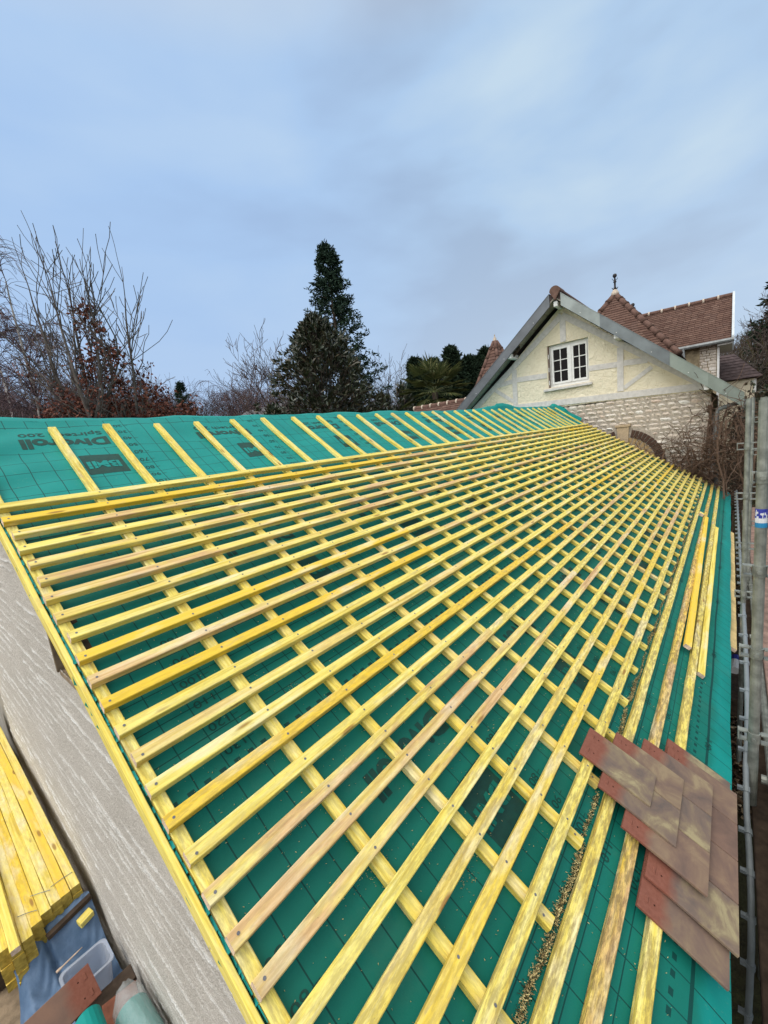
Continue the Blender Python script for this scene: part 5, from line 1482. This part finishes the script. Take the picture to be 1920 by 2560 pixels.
# ================================================================ BOTTOM LEFT: scaffold platform with materials
DZ = -2.32
plat = thing('scaffold_platform', 'timber scaffold platform beside the combed gable wall, bottom left', 'scaffold', (-.5, 0, GROUND))
for k in range(4):
    mb = MB(); mb.bbox(-.30 - k * .225 + .01, -.085 - k * .225, -3.4, 2.9, DZ - .04, DZ, .003); mb.build('plank', M['deck'], plat)
mb = MB()
for yy in (-3.2, -.3, 2.4):
    for xx in (-.12, -.92): mb.tube([(xx, yy, GROUND), (xx, yy, DZ - .05)], .024, 10)
    mb.tube([(-.98, yy, DZ - .065), (-.05, yy, DZ - .065)], .022, 10)
mb.build('frame_tubes', M['galv'], plat)
ends = [-.083, -.088, -.092, -.099, -.133, -.170, -.178, -.135]
r2 = random.Random(66)
M['end_yellow'] = plain('stained_end_grain', (0.40, 0.29, 0.06), .85, .2, 50, .35)
def stack_lath(x, ye, z, w, h, L, label, c):
    mb = batten_bar(L, w, h, 'y', r2, [])
    o = mb.build('batten', [M['bat_y'], M['end_yellow'], M['nail']], None, (x, ye, z), (0, r2.uniform(-.01, .01), r2.uniform(-.0007, .0007))); o.color = c
    tag(o, label, 'batten', 'new battens stacked on the platform')
x = -.0985
for k in range(8):
    w = .0405
    for lay_ in range(5):
        ye = ends[k] + r2.uniform(-.006, .006)
        z = -2.001 - (4 - lay_) * .0415 - .0012 * k
        c = (r2.random() ** 3 * .4, .05 + .25 * r2.random(), .75 if r2.random() < .4 else .25 * r2.random(), 1)
        stack_lath(x, ye, z, w - .001, .041, 2.65 + r2.uniform(-.03, .03), 'one of the bright yellow new battens lying side by side in the platform stack', c)
    x -= w
o = batten_bar(1.6, .034, .026, 'y', r2, []).build('batten', BM('y'), None, (-.344, -.213, -1.962)); o.color = (.05, .05, .05, 1)
tag(o, 'single pale yellow batten laid on top of the platform stack and sticking out towards us', 'batten')
for k in range(3):
    mb = MB(); mb.bbox(-.47, -.07, .06 + k * .95, .15 + k * .95, DZ + .002, -2.180, .004); o = mb.build('bearer', M['dark_wood'], None); tag(o, 'dark timber bearer under the stack of new battens', 'bearer', 'bearers under the batten stack')
mb = MB(); mb.tube([(-.25, .047, -1.955), (-.215, .025, -1.956), (-.181, .0, -1.957)], .0016, 6); mb.tube([(-.176, .017, -1.957), (-.13, .018, -1.956), (-.088, .015, -1.957), (-.079, .015, -1.99)], .0016, 6); mb.tube([(-.31, -.02, -1.958), (-.272, -.045, -1.955), (-.245, -.065, -1.957)], .0016, 6)
o = mb.build('binding_wire', M['galv'], None); tag(o, 'thin grey binding wire lying across the platform batten stack', 'wire')
# blue tarpaulin heap
t = NT('blue_tarpaulin', .55, .35); co = t.coord('Object'); nz = t.noise(co, 12, 5)
t.base(t.ramp(nz, [(.3, (.060, .115, .205)), (.7, (.115, .185, .30))])); t.bump(t.noise(co, 52, 4), .35, .006); M['tarp'] = t.mat
mb = MB(); ny, nx = 66, 48
def n2(a, b): return math.sin(a * 15 + 3 * math.sin(b * 8)) * .5 + math.sin(b * 20 + 2 * math.sin(a * 11)) * .5
for i in range(ny + 1):
    for j in range(nx + 1):
        y = .16 - .86 * i / ny; x = -.058 - .325 * j / nx
        x += .016 * math.sin(i * .33) * (j / nx)
        z = -2.195 + .018 * n2(x * 2, y * 1.5) + .022 * math.sin(y * 22 + x * 16) * math.exp(-((x + .184) / .10) ** 2) + .0045 * math.sin(y * 105 + 6 * math.sin(x * 35)) - .06 * max(0, (-.343 - x) / .034)
        z += .155 * math.exp(-((y + .10) / .11) ** 2)
        z -= .04 * math.exp(-(((x + .235) + .10 * (y + .27)) / .008) ** 2) * (1 if y > -.46 else 0)
        mb.v.append((x, y, max(z, DZ + .004)))
for i in range(ny):
    for j in range(nx):
        a = i * (nx + 1) + j; mb.f.append((a, a + 1, a + nx + 2, a + nx + 1)); mb.m.append(0)
o = mb.build('tarpaulin', M['tarp'], None, smooth=True); tag(o, 'crumpled blue tarpaulin on the platform below the batten stack', 'tarpaulin')
def slab(name, label, cat, c, ax, ay, L, W, H, mats, b=.002, mi=0):
    """a small board: centre c, unit axes ax (length) and ay (width)"""
    ax = Vector(ax).normalized(); ay = Vector(ay); ay = (ay - ax * ay.dot(ax)).normalized(); az_ = ax.cross(ay)
    mb = MB(); mb.bbox(-L / 2, L / 2, -W / 2, W / 2, -H / 2, H / 2, b)
    o = mb.build(name, mats, None, c); o.rotation_euler = Matrix((ax, ay, az_)).transposed().to_euler(); tag(o, label, cat); return o
slab('offcut', 'short yellow wood block on the blue tarpaulin near the combed wall', 'offcut', (-.102, -.178, -2.075), (.046, .012, .004), (0, 1, .25), .060, .036, .034, M['bat_x']).color = (0, .05, .1, 1)
slab('dark_batten', 'weathered dark lath half under the batten stack on the tarpaulin', 'lath', (-.150, -.142, -2.038), (.136, .012, .02), (0, 1, 0), .188, .027, .022, M['dark_wood'])
mb = MB(); a_ = Vector((-.250, -.275, -2.130)); b_ = Vector((-.147, -.268, -2.120)); mb.tube([a_, a_.lerp(b_, .12), a_.lerp(b_, .25), a_.lerp(b_, .7), b_], [.0055, .006, .0034, .0032, .0018], 8)
o = mb.build('wooden_stirrer', M['cut_end'], None, smooth=True); tag(o, 'thin pale wooden stick lying across the blue tarpaulin', 'stick')
# translucent tub
t = NT('milky_plastic', .25, .5); t.base((.62, .66, .74)); t.b.inputs['Transmission Weight'].default_value = .55; t.b.inputs['IOR'].default_value = 1.2; t.b.inputs['Alpha'].default_value = .75; M['milky'] = t.mat
def rr(cx, cy, hx, hy, rad, n=5):
    P_ = []
    for sx, sy, a0 in ((1, 1, 0), (-1, 1, 90), (-1, -1, 180), (1, -1, 270)):
        for k in range(n + 1): a = R(a0 + 90 * k / n); P_.append((cx + sx * (hx - rad) + rad * math.cos(a), cy + sy * (hy - rad) + rad * math.sin(a)))
    return P_
mb = MB(); cx, cy = -.164, -.447; rings = []
for (hx, hy, z) in ((.066, .051, -2.197), (.073, .057, -2.135), (.080, .062, -2.062), (.089, .070, -2.058), (.089, .070, -2.052), (.078, .059, -2.053), (.071, .054, -2.135), (.064, .049, -2.186)):
    k0 = len(mb.v); P_ = rr(cx, cy, hx, hy, .025); mb.v.extend([(p[0], p[1], z) for p in P_]); rings.append((k0, len(P_)))
for (a, n), (b, _) in zip(rings, rings[1:]):
    for j in range(n): mb.f.append((a + j, a + (j + 1) % n, b + (j + 1) % n, b + j)); mb.m.append(0)
mb.f.append(tuple(rings[-1][0] + j for j in range(rings[-1][1]))); mb.m.append(0); mb.f.append(tuple(rings[0][0] + j for j in range(rings[0][1]))); mb.m.append(0)
o = mb.build('plastic_tub', M['milky'], None, smooth=False); tag(o, 'milky clear plastic tub on the blue tarpaulin', 'tub')
# two-tone tile on edge, brown board, fragment, timber block under them
til = tile_mesh(.235, .12, .016).build('roof_tile', [M['tile'], M['tile_hole']], None); til.color = (1.0, 0, 0, 1)
L_ = Vector((-.92, -.06, -.02)).normalized(); W_ = Vector((0, .80, .60)); W_ = (W_ - L_ * W_.dot(L_)).normalized(); ay_ = -L_; ax_ = W_; az_ = ax_.cross(ay_)
if az_.z < 0: ax_ = -ax_; az_ = ax_.cross(ay_)
til.rotation_euler = Matrix((ax_, ay_, az_)).transposed().to_euler(); til.location = Vector((-.165, -.632, -1.945)); tag(til, 'red and brown clay tile propped on edge beside the plastic tub', 'roof tile')
slab('brown_board', 'dark brown board lying behind the propped clay tile', 'board', (-.150, -.675, -2.02), (.17, -.005, .01), (0, 1, .2), .20, .063, .023, M['dark_wood'])
slab('tile_fragment', 'broken red tile fragment between propped tile and bagged roll', 'tile', (-.127, -.79, -1.99), (.10, -.02, 0), (0, 1, .3), .115, .10, .014, plain('broken_clay', (.20, .075, .045), .85, .2, 30, .3))
slab('support_block', 'dark timber block under the tiles on the platform', 'block', (-.200, -.80, -2.19), (1, 0, 0), (0, 1, 0), .27, .34, .25, M['dark_wood'])
mb = MB(); mb.tube([(-.112, -.86, -1.965), (-.100, -1.30, -1.945)], .057, 20); rl = mb.build('membrane_roll', M['teal'], None, smooth=False); tag(rl, 'teal membrane roll inside a clear plastic bag against the combed wall', 'roll')
t = NT('clear_bag', .18, .5); t.base((.72, .76, .76)); t.b.inputs['Alpha'].default_value = .28; t.bump(t.noise(t.coord('Object'), 26, 4), .9, .02); M['bag'] = t.mat
mb = MB(); r2 = random.Random(5); n = 18; path = [Vector((-.108, -.79, -1.93)), Vector((-.110, -.84, -1.955)), Vector((-.108, -1.01, -1.955)), Vector((-.102, -1.31, -1.945))]
for i, (p, rd) in enumerate(zip(path, (.034, .068, .072, .070))):
    for j in range(n): a = 6.2832 * j / n; rr_ = rd * (1 + r2.uniform(-.06, .10)); mb.v.append((p.x + rr_ * math.cos(a) * .8, p.y + r2.uniform(-.009, .009), p.z + rr_ * math.sin(a)))
for i in range(3):
    for j in range(n): mb.f.append((i * n + j, i * n + (j + 1) % n, (i + 1) * n + (j + 1) % n, (i + 1) * n + j)); mb.m.append(0)
mb.f.append(tuple(range(n))); mb.m.append(0)
q = mb.build('plastic_bag', M['bag'], None, smooth=True); tag(q, 'wrinkled clear plastic bag pulled over the teal roll', 'bag')
mb = MB(); mb.tube([(-.224, -.80, -1.896), (-.235, -1.25, -1.896)], [.041, .041], 18); o = mb.build('membrane_roll', M['teal'], None, smooth=False); tag(o, 'bare teal membrane roll end at the very bottom left of the picture', 'roll')
slab('tile_stub', 'maroon and grey tile end standing at the bottom left corner', 'tile', (-.366, -.897, -1.918), (.02, .06, .10), (1, .1, 0), .115, .057, .014, plain('maroon_clay', (.10, .03, .03), .8, .2, 30, .3))

# every top-level thing says that it is one
for o in bpy.data.objects:
    if o.parent is None and 'label' in o and 'kind' not in o: o['kind'] = 'thing'
